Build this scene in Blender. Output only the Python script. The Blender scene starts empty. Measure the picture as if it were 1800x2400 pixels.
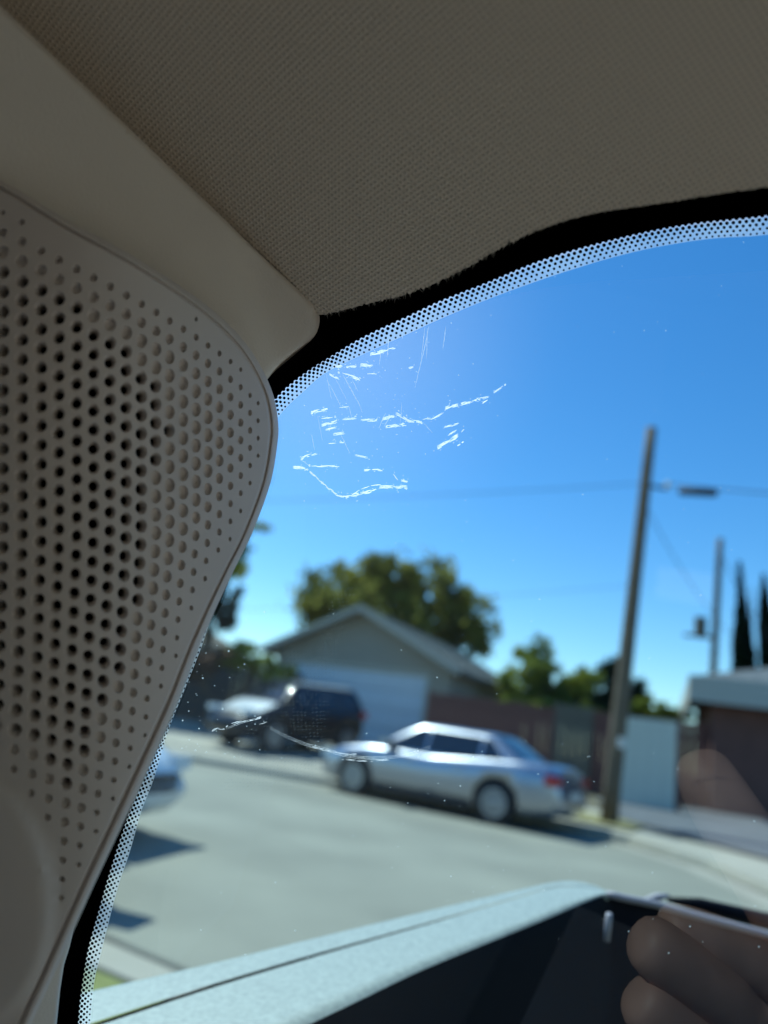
import bpy, bmesh, math, random
from mathutils import Vector, Matrix
from mathutils.geometry import delaunay_2d_cdt
random.seed(7)
R = math.radians
scene = bpy.context.scene
col = scene.collection

# ------------------------------------------------------------------ camera, sky, sun, exposure
EYE = Vector((0, 0, 1.25))
FPX = 1733.0                       # focal length in pixels of the 1800x2400 photograph
ROLL, PITCH = R(8.5), math.atan(501 / FPX)
FWD = Vector((0, math.cos(PITCH), math.sin(PITCH)))
u0 = Vector((0, -math.sin(PITCH), math.cos(PITCH))); r0 = Vector((1, 0, 0))
RT = math.cos(ROLL) * r0 + math.sin(ROLL) * u0
UP = -math.sin(ROLL) * r0 + math.cos(ROLL) * u0
cam_d = bpy.data.cameras.new('camera'); cam = bpy.data.objects.new('camera', cam_d); col.objects.link(cam)
m = Matrix((RT, UP, -FWD)).transposed().to_4x4(); m.translation = EYE
cam.matrix_world = m
cam_d.sensor_fit = 'VERTICAL'; cam_d.sensor_height = 36.0; cam_d.lens = 36.0 * FPX / 2400
cam_d.clip_start = 0.01; cam_d.clip_end = 2000
cam_d.dof.use_dof = True; cam_d.dof.focus_distance = 0.265; cam_d.dof.aperture_fstop = 6.2
scene.camera = cam

SUN_EL, SUN_AZ = R(55), R(-47)     # azimuth from +Y, negative = left
world = bpy.data.worlds.new('World'); scene.world = world; world.use_nodes = True
wn = world.node_tree.nodes; wl = world.node_tree.links
bg = wn['Background']; bg.inputs['Strength'].default_value = 0.146
sky = wn.new('ShaderNodeTexSky'); sky.sky_type = 'NISHITA'; sky.sun_disc = False
sky.sun_elevation = SUN_EL; sky.sun_rotation = SUN_AZ
sky.altitude = 50; sky.air_density = 1.0; sky.dust_density = 0.3; sky.ozone_density = 3.0
hs = wn.new('ShaderNodeHueSaturation'); hs.inputs['Saturation'].default_value = 1.33; hs.inputs['Value'].default_value = 1.0
wl.new(sky.outputs[0], hs.inputs['Color']); wl.new(hs.outputs[0], bg.inputs['Color'])
sl = bpy.data.lights.new('sun', 'SUN'); sl.energy = 4.6; sl.angle = R(0.53); sl.color = (1.0, 0.965, 0.9)
so = bpy.data.objects.new('sun', sl); col.objects.link(so)
sdir = Vector((math.sin(SUN_AZ) * math.cos(SUN_EL), math.cos(SUN_AZ) * math.cos(SUN_EL), math.sin(SUN_EL)))
so.rotation_euler = sdir.to_track_quat('Z', 'Y').to_euler(); so.location = (0, 0, 30)
scene.view_settings.view_transform = 'Standard'; scene.view_settings.look = 'None'
scene.view_settings.exposure = 0.42; scene.view_settings.gamma = 1.0
scene.view_settings.use_curve_mapping = False
scene.render.engine = 'CYCLES'
cy = scene.cycles
cy.use_denoising = True; cy.max_bounces = 10; cy.diffuse_bounces = 5; cy.glossy_bounces = 4
cy.transparent_max_bounces = 24; cy.sample_clamp_indirect = 6.0; cy.sample_clamp_direct = 0
cy.caustics_reflective = False; cy.caustics_refractive = False

# ------------------------------------------------------------------ helpers
def ray(x, y): return FWD + (x - 900) / FPX * RT - (y - 1200) / FPX * UP
def at(x, y, d): return EYE + d * ray(x, y)                 # a measured sight line and a distance give a place

def mat(name, color, rough=0.7, metal=0.0, noise=0.0, nscale=30.0, bump=0.0, bscale=200.0, spec=0.5, coat=0.0, dist=0.001, color2=None, mott=None):
    m = bpy.data.materials.new(name); m.use_nodes = True
    nt = m.node_tree; n = nt.nodes; l = nt.links; b = n['Principled BSDF']
    b.inputs['Base Color'].default_value = (*color, 1); b.inputs['Roughness'].default_value = rough
    b.inputs['Metallic'].default_value = metal; b.inputs['Specular IOR Level'].default_value = spec
    b.inputs['Coat Weight'].default_value = coat
    tc = n.new('ShaderNodeTexCoord')
    if noise > 0 or color2:
        t = n.new('ShaderNodeTexNoise'); t.inputs['Scale'].default_value = nscale; t.inputs['Detail'].default_value = 6
        l.new(tc.outputs['Object'], t.inputs['Vector'])
        rp = n.new('ShaderNodeMapRange'); rp.inputs[1].default_value = 0.3; rp.inputs[2].default_value = 0.7
        l.new(t.outputs['Fac'], rp.inputs[0])
        mx = n.new('ShaderNodeMix'); mx.data_type = 'RGBA'
        c2 = color2 or tuple(c * (1 - noise) for c in color)
        mx.inputs[6].default_value = (*color, 1); mx.inputs[7].default_value = (*c2, 1)
        l.new(rp.outputs[0], mx.inputs[0]); l.new(mx.outputs[2], b.inputs['Base Color'])
    if bump > 0:
        t2 = n.new('ShaderNodeTexNoise'); t2.inputs['Scale'].default_value = bscale; t2.inputs['Detail'].default_value = 4
        l.new(tc.outputs['Object'], t2.inputs['Vector'])
        bp = n.new('ShaderNodeBump'); bp.inputs['Strength'].default_value = bump; bp.inputs['Distance'].default_value = dist
        l.new(t2.outputs['Fac'], bp.inputs['Height']); l.new(bp.outputs[0], b.inputs['Normal'])
    return m

def tag(o, label=None, cat=None, group=None, kind=None):
    if label: o['label'] = label
    if cat: o['category'] = cat
    if group: o['group'] = group
    if kind: o['kind'] = kind
    return o

def obj(name, V, F, m, parent=None, loc=(0, 0, 0), smooth=False, world=False):
    """V local to the object; parented objects keep V in the parent's own space. world=True: V given in world space."""
    me = bpy.data.meshes.new(name)
    V = [Vector(v) for v in V]
    base = Vector((0, 0, 0))
    if world and parent is not None: base = Vector(parent.location)
    elif world: base = Vector(loc)
    me.from_pydata([tuple(v - base) for v in V], [], F)
    me.validate(); me.update()
    if m: me.materials.append(m)
    if smooth: me.polygons.foreach_set('use_smooth', [True] * len(me.polygons))
    o = bpy.data.objects.new(name, me); col.objects.link(o)
    if parent is not None: o.parent = parent
    else: o.location = loc
    return o

def empty(name, loc=(0, 0, 0), rz=0, **k):
    o = bpy.data.objects.new(name, None); col.objects.link(o)
    o.location = loc; o.rotation_euler = (0, 0, rz); o.empty_display_size = 0.1
    return tag(o, **k)

class MB:
    def __init__(s): s.V = []; s.F = []
    def add(s, V, F):
        k = len(s.V); s.V += [Vector(v) for v in V]; s.F += [tuple(i + k for i in f) for f in F]; return s
    def box(s, a, b):
        (x0, y0, z0), (x1, y1, z1) = a, b
        return s.add([(x0,y0,z0),(x1,y0,z0),(x1,y1,z0),(x0,y1,z0),(x0,y0,z1),(x1,y0,z1),(x1,y1,z1),(x0,y1,z1)],
              [(0,3,2,1),(4,5,6,7),(0,1,5,4),(1,2,6,5),(2,3,7,6),(3,0,4,7)])
    def tube(s, pts, rad, n=8, caps=True):
        pts = [Vector(p) for p in pts]; rr = rad if isinstance(rad, (list, tuple)) else [rad] * len(pts)
        V = []; ref = Vector((0, 0, 1))
        d0 = (pts[-1] - pts[0]).normalized()
        if abs(d0.z) > 0.9: ref = Vector((0, 1, 0))
        for i, p in enumerate(pts):
            d = (pts[min(i+1, len(pts)-1)] - pts[max(i-1, 0)]).normalized()
            a = d.cross(ref).normalized(); b = a.cross(d)
            for k in range(n):
                t = 2 * math.pi * k / n; V.append(p + rr[i] * (math.cos(t) * a + math.sin(t) * b))
        F = [(i*n+k, i*n+(k+1) % n, (i+1)*n+(k+1) % n, (i+1)*n+k) for i in range(len(pts)-1) for k in range(n)]
        if caps: F += [tuple(range(n))[::-1], tuple((len(pts)-1)*n+k for k in range(n))]
        return s.add(V, F)
    def lathe(s, prof, n=24, axis='y'):
        V = []
        for r_, h in prof:
            for k in range(n):
                t = 2 * math.pi * k / n; c, q = r_ * math.cos(t), r_ * math.sin(t)
                V.append((c, h, q) if axis == 'y' else (c, q, h))
        F = [(i*n+k, i*n+(k+1) % n, (i+1)*n+(k+1) % n, (i+1)*n+k) for i in range(len(prof)-1) for k in range(n)]
        F += [tuple(range(n)), tuple((len(prof)-1)*n+k for k in range(n))]
        return s.add(V, F)
    def make(s, name, m, parent=None, loc=(0,0,0), smooth=False, world=False):
        return obj(name, s.V, s.F, m, parent, loc, smooth, world)

def loft(secs, closed=False, caps=True):
    n = len(secs[0]); V = [v for s_ in secs for v in s_]; F = []
    for i in range(len(secs) - 1):
        for k in range(n if closed else n - 1):
            F.append((i*n+k, i*n+(k+1) % n, (i+1)*n+(k+1) % n, (i+1)*n+k))
    if caps: F += [tuple(range(n))[::-1], tuple((len(secs)-1)*n+k for k in range(n))]
    return V, F

def interp(tab, x):
    if x <= tab[0][0]: return tab[0][1]
    for (a, va), (b, vb) in zip(tab, tab[1:]):
        if x <= b: return va + (vb - va) * (x - a) / (b - a)
    return tab[-1][1]

def spline(pts, step=12.0):
    P = [Vector(p) for p in pts]; out = []
    for i in range(len(P) - 1):
        a, b, c, d = P[max(i-1, 0)], P[i], P[i+1], P[min(i+2, len(P)-1)]
        n = max(1, int((c - b).length / step))
        for k in range(n):
            t = k / n
            out.append(0.5 * ((2*b) + (c-a)*t + (2*a-5*b+4*c-d)*t*t + (3*b-a-3*c+d)*t**3))
    out.append(P[-1]); return out

# ------------------------------------------------------------------ materials
M = {}
M['road'] = mat('asphalt_pale', (0.29, 0.285, 0.225), 0.9, noise=0.36, nscale=0.5, bump=0.5, bscale=60, dist=0.01)
M['concrete'] = mat('concrete', (0.38, 0.355, 0.285), 0.85, noise=0.18, nscale=1.3, bump=0.3, bscale=30, dist=0.01)
M['dirt'] = mat('dry_ground', (0.17, 0.15, 0.095), 0.95, noise=0.4, nscale=1.5, bump=0.6, bscale=20, dist=0.03)
M['drygrass'] = mat('dry_grass', (0.32, 0.29, 0.13), 0.95, noise=0.4, nscale=6)
M['verdant'] = mat('yellow_green_verge', (0.22, 0.24, 0.07), 0.95, noise=0.3, nscale=8)
M['drive'] = mat('driveway_asphalt', (0.12, 0.13, 0.14), 0.9, noise=0.2, nscale=2)
M['gutter'] = mat('gutter_stain', (0.11, 0.11, 0.09), 0.9, noise=0.4, nscale=3)
M['stucco'] = mat('stucco_beige', (0.33, 0.30, 0.25), 0.95, noise=0.1, nscale=4, bump=0.4, bscale=40, dist=0.01)
M['gdoor'] = mat('garage_door_paint', (0.58, 0.65, 0.72), 0.6, noise=0.08, nscale=3)
M['trimw'] = mat('trim_paint', (0.42, 0.40, 0.34), 0.6)
M['shingle'] = mat('roof_shingles_grey', (0.27, 0.26, 0.225), 0.95, noise=0.35, nscale=5)
M['shingle2'] = mat('roof_shingles_slate', (0.14, 0.15, 0.155), 0.95, noise=0.35, nscale=5)
M['shingle3'] = mat('roof_shingles_brown', (0.16, 0.145, 0.12), 0.95, noise=0.3, nscale=5)
M['fence'] = mat('fence_red_brown', (0.18, 0.075, 0.06), 0.85, noise=0.3, nscale=5)
M['fencegrey'] = mat('fence_grey_wood', (0.15, 0.13, 0.10), 0.85, noise=0.3, nscale=5)
M['white'] = mat('white_paint', (0.56, 0.58, 0.51), 0.6, noise=0.05, nscale=4)
M['pole'] = mat('pole_wood', (0.16, 0.12, 0.08), 0.85, noise=0.35, nscale=7, bump=0.4, bscale=25, dist=0.01)
M['bark'] = mat('bark', (0.12, 0.09, 0.06), 0.95, noise=0.3, nscale=8)
M['black'] = mat('black_rubber', (0.018, 0.018, 0.02), 0.7)
M['cable'] = mat('cable', (0.02, 0.02, 0.025), 0.6)
M['silver'] = mat('silver_car_paint', (0.35, 0.37, 0.42), 0.30, metal=0.85, coat=0.8)
M['darkpaint'] = mat('black_car_paint', (0.008, 0.009, 0.014), 0.35, coat=0.35, spec=0.3)
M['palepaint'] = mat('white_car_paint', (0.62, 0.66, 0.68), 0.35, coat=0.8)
M['bluepaint'] = mat('navy_car_paint', (0.03, 0.045, 0.09), 0.3, coat=0.9)
M['carglass'] = mat('car_glass_dark', (0.012, 0.016, 0.025), 0.06, spec=0.8)
M['rim'] = mat('alloy_rim', (0.45, 0.46, 0.48), 0.35, metal=0.8)
M['red'] = mat('tail_light_red', (0.45, 0.02, 0.02), 0.25, coat=1.0)
M['lens'] = mat('headlight_lens', (0.75, 0.78, 0.8), 0.15, spec=0.9)
M['plate'] = mat('plate_white', (0.6, 0.6, 0.58), 0.5)

def leafmat(name, c, c2):
    m = bpy.data.materials.new(name); m.use_nodes = True; n = m.node_tree.nodes; l = m.node_tree.links
    n.remove(n['Principled BSDF'])
    t = n.new('ShaderNodeTexNoise'); t.inputs['Scale'].default_value = 0.9; t.inputs['Detail'].default_value = 4
    tc = n.new('ShaderNodeTexCoord'); l.new(tc.outputs['Object'], t.inputs['Vector'])
    rp = n.new('ShaderNodeMapRange'); rp.inputs[1].default_value = 0.35; rp.inputs[2].default_value = 0.65; l.new(t.outputs['Fac'], rp.inputs[0])
    mx = n.new('ShaderNodeMix'); mx.data_type = 'RGBA'; mx.inputs[6].default_value = (*c, 1); mx.inputs[7].default_value = (*c2, 1)
    l.new(rp.outputs[0], mx.inputs[0])
    d = n.new('ShaderNodeBsdfDiffuse'); tr = n.new('ShaderNodeBsdfTranslucent'); s = n.new('ShaderNodeMixShader'); s.inputs[0].default_value = 0.5
    l.new(mx.outputs[2], d.inputs[0]); l.new(mx.outputs[2], tr.inputs[0]); l.new(d.outputs[0], s.inputs[1]); l.new(tr.outputs[0], s.inputs[2])
    l.new(s.outputs[0], n['Material Output'].inputs[0]); return m
M['leaf'] = leafmat('olive_leaves', (0.31, 0.29, 0.055), (0.09, 0.11, 0.04))
M['leafy'] = leafmat('yellow_green_leaves', (0.36, 0.38, 0.06), (0.12, 0.17, 0.045))
M['leafd'] = leafmat('dark_leaves', (0.02, 0.04, 0.018), (0.012, 0.025, 0.018))
M['cyp'] = leafmat('cypress_leaves', (0.012, 0.028, 0.014), (0.008, 0.018, 0.012))

# ------------------------------------------------------------------ ground, road, pavement
CURB = [(-60, 47), (-22, 24.5), (-9, 18.6), (-4.0, 16.7), (-0.6, 15.75), (1.6, 15.1), (3.4, 14.1), (4.75, 12.95), (5.25, 11.2), (5.2, 9.2), (5.1, 7.2), (5.0, 4.5), (5.0, -6), (5.0, -40)]
CURB = [(p.x, p.y) for p in spline([(a, b, 0) for a, b in CURB], 1.2)]
def side_of(x, y):
    """signed distance to the far kerb line, positive on the house side"""
    best = 1e9; sg = 1
    for (ax, ay), (bx, by) in zip(CURB, CURB[1:]):
        dx, dy = bx-ax, by-ay; L = dx*dx+dy*dy
        t = max(0, min(1, ((x-ax)*dx+(y-ay)*dy)/L)); qx, qy = ax+t*dx, ay+t*dy
        d = math.hypot(x-qx, y-qy)
        if d < best: best = d; sg = 1 if (dx*(y-ay)-dy*(x-ax)) > 0 else -1
    return best * sg
def zg(x, y):
    s = side_of(x, y)
    return 0.0 if s <= 0 else min(0.13 + 0.062 * s, 0.75)
gx = [-1500, -400, -120] + [-60 + i * 1.0 for i in range(0, 111)] + [120, 400, 1500]
gy = [-1500, -300, -60] + [-20 + i * 1.0 for i in range(0, 101)] + [120, 400, 1500]
V = []; 
for y in gy:
    for x in gx:
        s = side_of(x, y)
        V.append((x, y, (-0.06 if s < 1.3 else zg(x, y) - 0.012)))
nx = len(gx)
F = [(j*nx+i, j*nx+i+1, (j+1)*nx+i+1, (j+1)*nx+i) for j in range(len(gy)-1) for i in range(nx-1)]
tag(obj('ground', V, F, M['dirt'], smooth=True), kind='structure')
# road: everything on the near side of the kerb, one sheet
rv = [(x, y, 0.0) for x, y in CURB] + [(-60, -40, 0.0)]
me_f = [tuple(range(len(rv)))[::-1]]
tag(obj('road', rv, me_f, M['road']), kind='structure')
def strip(name, off0, off1, z0, z1, m, i0=0, i1=None, up=0.0, lab=None):
    pts = CURB[i0:i1]; V = []
    for i, (x, y) in enumerate(pts):
        a = pts[max(i-1, 0)]; b = pts[min(i+1, len(pts)-1)]
        d = Vector((b[0]-a[0], b[1]-a[1])).normalized(); nrm = Vector((-d.y, d.x))
        V += [(x + nrm.x*off0, y + nrm.y*off0, z0), (x + nrm.x*off1, y + nrm.y*off1, z1)]
    F = [(2*i, 2*i+1, 2*i+3, 2*i+2) for i in range(len(pts)-1)]
    return V, F
g1 = MB(); 
V, F = strip('', -0.42, 0.0, 0.004, 0.008, None); tag(obj('gutter', V, [f[::-1] for f in F], M['concrete']), kind='structure')
V, F = strip('', -0.09, 0.0, 0.012, 0.012, None); tag(obj('gutter_joint', V, [f[::-1] for f in F], M['gutter']), kind='structure')
kb = MB()
for o0, o1, z0, z1 in ((0.0, 0.02, 0.0, 0.125), (0.02, 0.17, 0.125, 0.135)):
    V, F = strip('', o0, o1, z0, z1, None); kb.add(V, [f[::-1] for f in F])
tag(kb.make('kerb', M['concrete']), kind='structure')
V, F = strip('', 0.17, 2.6, 0.137, 0.29, None); tag(obj('pavement', V, [f[::-1] for f in F], M['concrete'], smooth=True), kind='structure')
# driveway apron in front of the garage and the side yard drive at right
def patch(name, pts, m, dz):
    P = [(x, y, zg(x, y) + dz) for x, y in pts]
    bm = bmesh.new(); vs = [bm.verts.new(p) for p in P]; bm.faces.new(vs)
    bmesh.ops.subdivide_edges(bm, edges=bm.edges[:], cuts=10, use_grid_fill=True)
    for v in bm.verts: v.co.z = zg(v.co.x, v.co.y) + dz
    me = bpy.data.meshes.new(name); bm.to_mesh(me); bm.free(); me.materials.append(m)
    o = bpy.data.objects.new(name, me); col.objects.link(o); return tag(o, kind='structure')
patch('driveway', [(-7.5, 19.2), (1.2, 16.0), (2.0, 22.3), (-7.5, 26)], M['concrete'], 0.02)
patch('side_drive', [(5.2, 14.8), (7.2, 9.0), (16, 7.0), (16, 19), (5.6, 17.4)], M['drive'], 0.05)
patch('verge', [(2.9, 15.3), (5.0, 13.45), (5.6, 14.3), (3.6, 16.3)], M['drygrass'], 0.03)

def onground(x, y, z): 
    d = ray(x, y); return EYE + d*((z-EYE.z)/d.z)
def gpoly(name, pts, z, m):
    P = [onground(x, y, z) for x, y in pts]; return tag(obj(name, P, [tuple(range(len(P)))[::-1]], m), kind='structure')
gpoly('near_pavement', [(60, 2135), (250, 2198), (460, 2288), (800, 2430), (700, 2700), (0, 2700)], .006, M['concrete'])
gpoly('near_gutter_joint', [(60, 2128), (250, 2190), (460, 2280), (800, 2422), (800, 2434), (460, 2292), (250, 2202), (60, 2139)], .012, M['gutter'])
gpoly('near_kerb_joint', [(60, 2215), (230, 2262), (300, 2292), (480, 2370), (480, 2380), (300, 2302), (230, 2271), (60, 2223)], .013, M['gutter'])
gpoly('near_verge', [(60, 2226), (230, 2275), (300, 2306), (480, 2384), (480, 2600), (0, 2600)], .014, M['verdant'])

# ------------------------------------------------------------------ buildings
def wall_quad(mb, a, b, z0, z1, t=0.15):
    a = Vector(a); b = Vector(b); d = (b-a).normalized(); n = Vector((-d.y, d.x, 0)) * t
    P = [a, b, b+n, a+n]
    mb.add([(p.x, p.y, z0) for p in P] + [(p.x, p.y, z1) for p in P], [(0,3,2,1),(4,5,6,7),(0,1,5,4),(1,2,6,5),(2,3,7,6),(3,0,4,7)])

def garage():
    root = empty('garage', (-0.06, 24.6, 0.62), R(-27), label='beige stucco garage with a pale door and a grey gable roof', cat='garage')
    W, Hh, rise, L = 2.85, 2.45, 1.35, 7.6        # half width, eave, rise, length
    w = MB()
    # front wall around the door opening, gable, sides
    w.box((-W, 0, -0.6), (-2.25, 0.2, Hh)); w.box((2.15, 0, -0.6), (W, 0.2, Hh)); w.box((-2.25, 0, 2.12), (2.15, 0.2, Hh))
    w.add([(-W, 0, Hh), (W, 0, Hh), (0, 0, Hh+rise), (-W, .2, Hh), (W, .2, Hh), (0, .2, Hh+rise)], [(0,1,2),(5,4,3),(0,3,4,1),(1,4,5,2),(2,5,3,0)])
    w.box((-W, 0.2, -0.6), (-W+0.2, L, Hh)); w.box((W-0.2, 0.2, -0.6), (W, L, Hh)); w.box((-W+.2, L-0.2, -0.6), (W-.2, L, Hh))
    w.make('wall', M['stucco'], root)
    # sectional door: four panels
    d = empty('door', (0, 0, 0)); d.parent = root
    for k in range(4):
        p = MB(); z0 = k*0.53
        p.box((-2.23, 0.09, z0+0.008), (2.13, 0.13, z0+0.522))
        for q in range(4):
            x0 = -2.1 + q*1.08; p.box((x0, 0.075, z0+0.1), (x0+0.92, 0.092, z0+0.43))
        p.make('door_panel', M['gdoor'], d)
    MB().box((-0.75, 0.05, 0.62), (-0.55, 0.075, 0.66)).make('handle', M['black'], d)
    fr = MB(); fr.box((-2.35, -0.025, -0.1), (-2.25, 0.0, 2.22)); fr.box((2.15, -0.025, -0.1), (2.25, 0.0, 2.22)); fr.box((-2.25, -0.025, 2.12), (2.15, 0.0, 2.22))
    fr.make('door_frame', M['trimw'], root)
    # roof: two slabs with courses, fascia boards
    ov = 0.42; k = rise / W
    for s in (-1, 1):
        e = MB(); x1 = s*(W+ov); z1 = Hh - ov*k
        nn = 12
        for i in range(nn):
            a0 = i/nn; a1 = (i+1)/nn
            xa, za = s*(W+ov)*a0, Hh+rise-(rise+ov*k)*a0; xb, zb = s*(W+ov)*a1, Hh+rise-(rise+ov*k)*a1
            e.add([(xa,-0.5,za+.10),(xb,-0.5,zb+.135),(xb,L+.3,zb+.135),(xa,L+.3,za+.10),(xa,-0.5,za+.0),(xb,-0.5,zb+.0),(xb,L+.3,zb+.0),(xa,L+.3,za+.0)],
                  [(0,1,2,3),(7,6,5,4),(0,4,5,1),(1,5,6,2),(2,6,7,3),(3,7,4,0)])
        e.make('roof', M['shingle'], root)
        f = MB(); f.add([(0,-0.54,Hh+rise-.08),(x1,-0.54,z1-.08),(x1,-0.54,z1+.1),(0,-0.54,Hh+rise+.1),(0,-0.505,Hh+rise-.08),(x1,-0.505,z1-.08),(x1,-0.505,z1+.1),(0,-0.505,Hh+rise+.1)],
              [(0,1,2,3),(7,6,5,4),(0,4,5,1),(1,5,6,2),(2,6,7,3),(3,7,4,0)])
        f.make('fascia', M['trimw'], root)
    return root
GAR = garage(); GAR.scale = (1.12, 1.12, 1.12)

def simple_house(name, loc, rz, W, L, Hh, rise, roofm, wallm, label, hip=1.2, wins=(), fh=.2):
    root = empty(name, loc, rz, label=label, cat='house')
    w = MB(); w.box((-W, 0, -0.8), (W, 0.2, Hh)); w.box((-W, 0.2, -0.8), (-W+.2, L, Hh)); w.box((W-.2, .2, -0.8), (W, L, Hh)); w.box((-W+.2, L-.2, -0.8), (W-.2, L, Hh))
    w.make('wall', wallm, root)
    o = 0.5; x0, x1, y0, y1 = -W-o, W+o, -o, L+o; zc = Hh; zt = Hh+rise; ym = L/2
    V = [(x0,y0,zc),(x1,y0,zc),(x1,y1,zc),(x0,y1,zc),(x0+hip+o,ym,zt),(x1-hip-o,ym,zt)]
    r_ = MB(); r_.add([(a,b,c+.03) for a,b,c in V], [(0,1,5,4),(1,2,5),(2,3,4,5),(3,0,4),(0,3,2,1)]); r_.make('roof', roofm, root)
    f = MB()
    f.box((x0, y0-.03, zc-fh), (x1, y0, zc+.05)); f.box((x0-.03, y0, zc-fh), (x0, y1, zc+.05)); f.box((x1, y0, zc-fh), (x1+.03, y1, zc+.05))
    f.make('fascia', M['trimw'] if roofm is not M['shingle2'] else M['fasc2'], root)
    s = MB(); s.box((x0+.002, y0+.002, zc-.06), (x1-.002, -0.002, zc-.02)); s.make('soffit', M['stucco'], root)
    for wx0, wx1, wz0, wz1 in wins:
        q = MB(); q.box((wx0, -.05, wz0), (wx1, -.005, wz1)); fr = q.make('window', M['trimw'], root)
        MB().box((wx0+.07, -.06, wz0+.07), (wx1-.07, -.052, wz1-.07)).make('pane', M['carglass'], fr)
    return root
M['fasc2'] = mat('fascia_grey_green', (0.40, 0.40, 0.36), 0.7)
M['wall2'] = mat('wall_dark_plum', (0.15, 0.068, 0.055), 0.9, noise=0.2, nscale=3)
M['walld'] = mat('wall_dark_brown', (0.06, 0.055, 0.05), 0.9, noise=0.2, nscale=3)
p = at(1640, 1700, 15.5)
simple_house('house', (13.3, 15.1, 0.3), R(-22), 5.6, 9, 3.05, 1.35, M['shingle2'], M['wall2'],
             'low house with a dark slate roof and grey fascia at the far right', hip=3.2, wins=((-2.4, -1.0, .9, 2.0),), fh=.52)
simple_house('house', (-12.5, 30.5, 0.5), R(8), 7.0, 9, 2.9, 1.9, M['shingle3'], M['walld'],
             'dark brown house with a low roof beyond the parked black vehicle', hip=3.0, wins=((2.5, 4.2, 1.0, 2.2),))

# ------------------------------------------------------------------ fence boards, posts, gate
def board_run(root, x0, x1, h, bw, m, name='board'):
    me = None; n = int((x1-x0)/bw)
    for i in range(n):
        if me is None:
            b = MB().box((0.004, 0, 0.04), (bw-0.004, 0.022, h)); o = b.make(name, m, root); me = o.data
        else:
            o = bpy.data.objects.new(name, me); col.objects.link(o); o.parent = root
        o.location = (x0 + i*bw, random.uniform(0, 0.006), random.uniform(-0.015, 0.01))
def fence(loc, rz, L, h, m, label, bw=0.19):
    root = empty('fence', loc, rz, label=label, cat='fence')
    board_run(root, 0, L, h, bw, m)
    for z in (0.35, h-0.35): MB().box((0, 0.03, z-.045), (L, 0.075, z+.045)).make('rail', m, root)
    x = 0
    while x <= L:
        MB().box((x-.05, 0.076, -0.3), (x+.05, 0.17, h+.04)).make('post', m, root); x += 2.4
    return root
fence((1.95, 20.7, 0.42), R(-24), 3.55, 1.95, M['fence'], 'red brown board fence behind the silver sedan, from garage to grey section')
fence((5.05, 19.25, 0.42), R(-24), 0.95, 2.05, M['fencegrey'], 'narrow grey board section between the two red brown fences')
fence((5.95, 18.85, 0.40), R(-28), 9.0, 2.0, M['fence'], 'red brown board fence running behind the utility pole and white gate')
gt = empty('gate', (6.05, 17.1, 0.42), R(-30), label='plain white gate panel standing right of the utility pole', cat='gate')
for i in range(4): MB().box((i*0.28+.003, 0, 0.03), (i*0.28+.277, 0.03, 1.86)).make('board', M['white'], gt)
MB().box((0, 0.031, 0.3), (1.12, 0.07, 0.4)).make('rail', M['white'], gt)
MB().box((0, 0.031, 1.5), (1.12, 0.07, 1.6)).make('rail', M['white'], gt)
MB().box((-0.1, 0.0, -0.2), (-0.005, 0.09, 1.9)).make('post', M['fencegrey'], gt)
MB().box((1.125, 0.0, -0.2), (1.22, 0.09, 1.9)).make('post', M['fence'], gt)
fence((-14, 24.5, 0.6), R(-1), 12.4, 1.9, M['walld'], 'dark board fence behind the black vehicle at left', 0.24)

# ------------------------------------------------------------------ poles and wires
def pole(base, top, r0_, r1_, label, extras):
    root = empty('utility_pole', base, 0, label=label, cat='utility pole')
    b = Vector(base); t = Vector(top)
    pts = [b + (t-b)*k/10 for k in range(11)]; pts[0] = b - Vector((0, 0, .3))
    MB().tube(pts, [r0_+(r1_-r0_)*k/10 for k in range(11)], 14).make('shaft', M['pole'], root, world=True, smooth=True)
    for name, mb, m in extras: mb.make(name, m, root, world=True)
    return root
pb = at(1425, 1932, 13.4); pt = at(1527, 1003, 15.0)
hw = at(1519, 1143, 14.78)
br = MB().tube([hw + Vector((-.02, -.1, 0)), hw + Vector((.32, -.15, -.02))], 0.035, 8)
ins = MB().lathe([(0.02, 0), (.06, .02), (.05, .07), (.07, .09), (.03, .14)], 12, 'z')
ins.V = [v + hw + Vector((.33, -.15, -.02)) for v in ins.V]
stub = MB()
tag_ = MB(); qq = at(1447, 1740, 13.55)
tag_.box(tuple(qq + Vector((-.06, -.24, -.09))), tuple(qq + Vector((.06, -.2, .09))))
pole((pb.x, pb.y, 0.2), pt, 0.165, 0.10, 'near utility pole of brown wood by the kerb behind the sedan', [('bracket', br, M['black']), ('insulator', ins, M['plate']), ('number_plate', tag_, M['plate'])])
p2b = at(1662, 1600, 30); p2t = at(1688, 1262, 30)
ex = at(1655, 1478, 29.9)
tr = MB().tube([ex + Vector((-.35, -.25, -.35)), ex + Vector((-.35, -.25, .45))], [0.24, 0.24], 12)
arm = MB().tube([ex + Vector((-.9, 0, -.3)), ex + Vector((.4, 0, -.25))], 0.07, 6)
pole((p2b.x, p2b.y, 0.4), p2t, 0.17, 0.12, 'thin distant utility pole left of the cypress trees', [('transformer', tr, M['fencegrey']), ('crossarm', arm, M['pole'])])
def wire(a, b, sag, r_, label, group='overhead wires'):
    pts = []
    for k in range(25):
        t = k/24; p = a + (b-a)*t; p = p - Vector((0, 0, sag*4*t*(1-t))); pts.append(p)
    o = MB().tube(pts, r_, 5).make('overhead_wire', M['cable'], None, tuple(a), world=True)
    return tag(o, label, 'wire')
a = hw + Vector((.33, -.15, .08)); 
wb = at(2300, 1180, 11.5)
wire(a, wb, 0.06, 0.013, 'thick dark cable from near pole towards the right edge')
wire(hw + Vector((0, 0, .1)), at(-400, 1160, 19), 0.3, 0.008, 'faint cable running left from the near pole across the sky')
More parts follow.
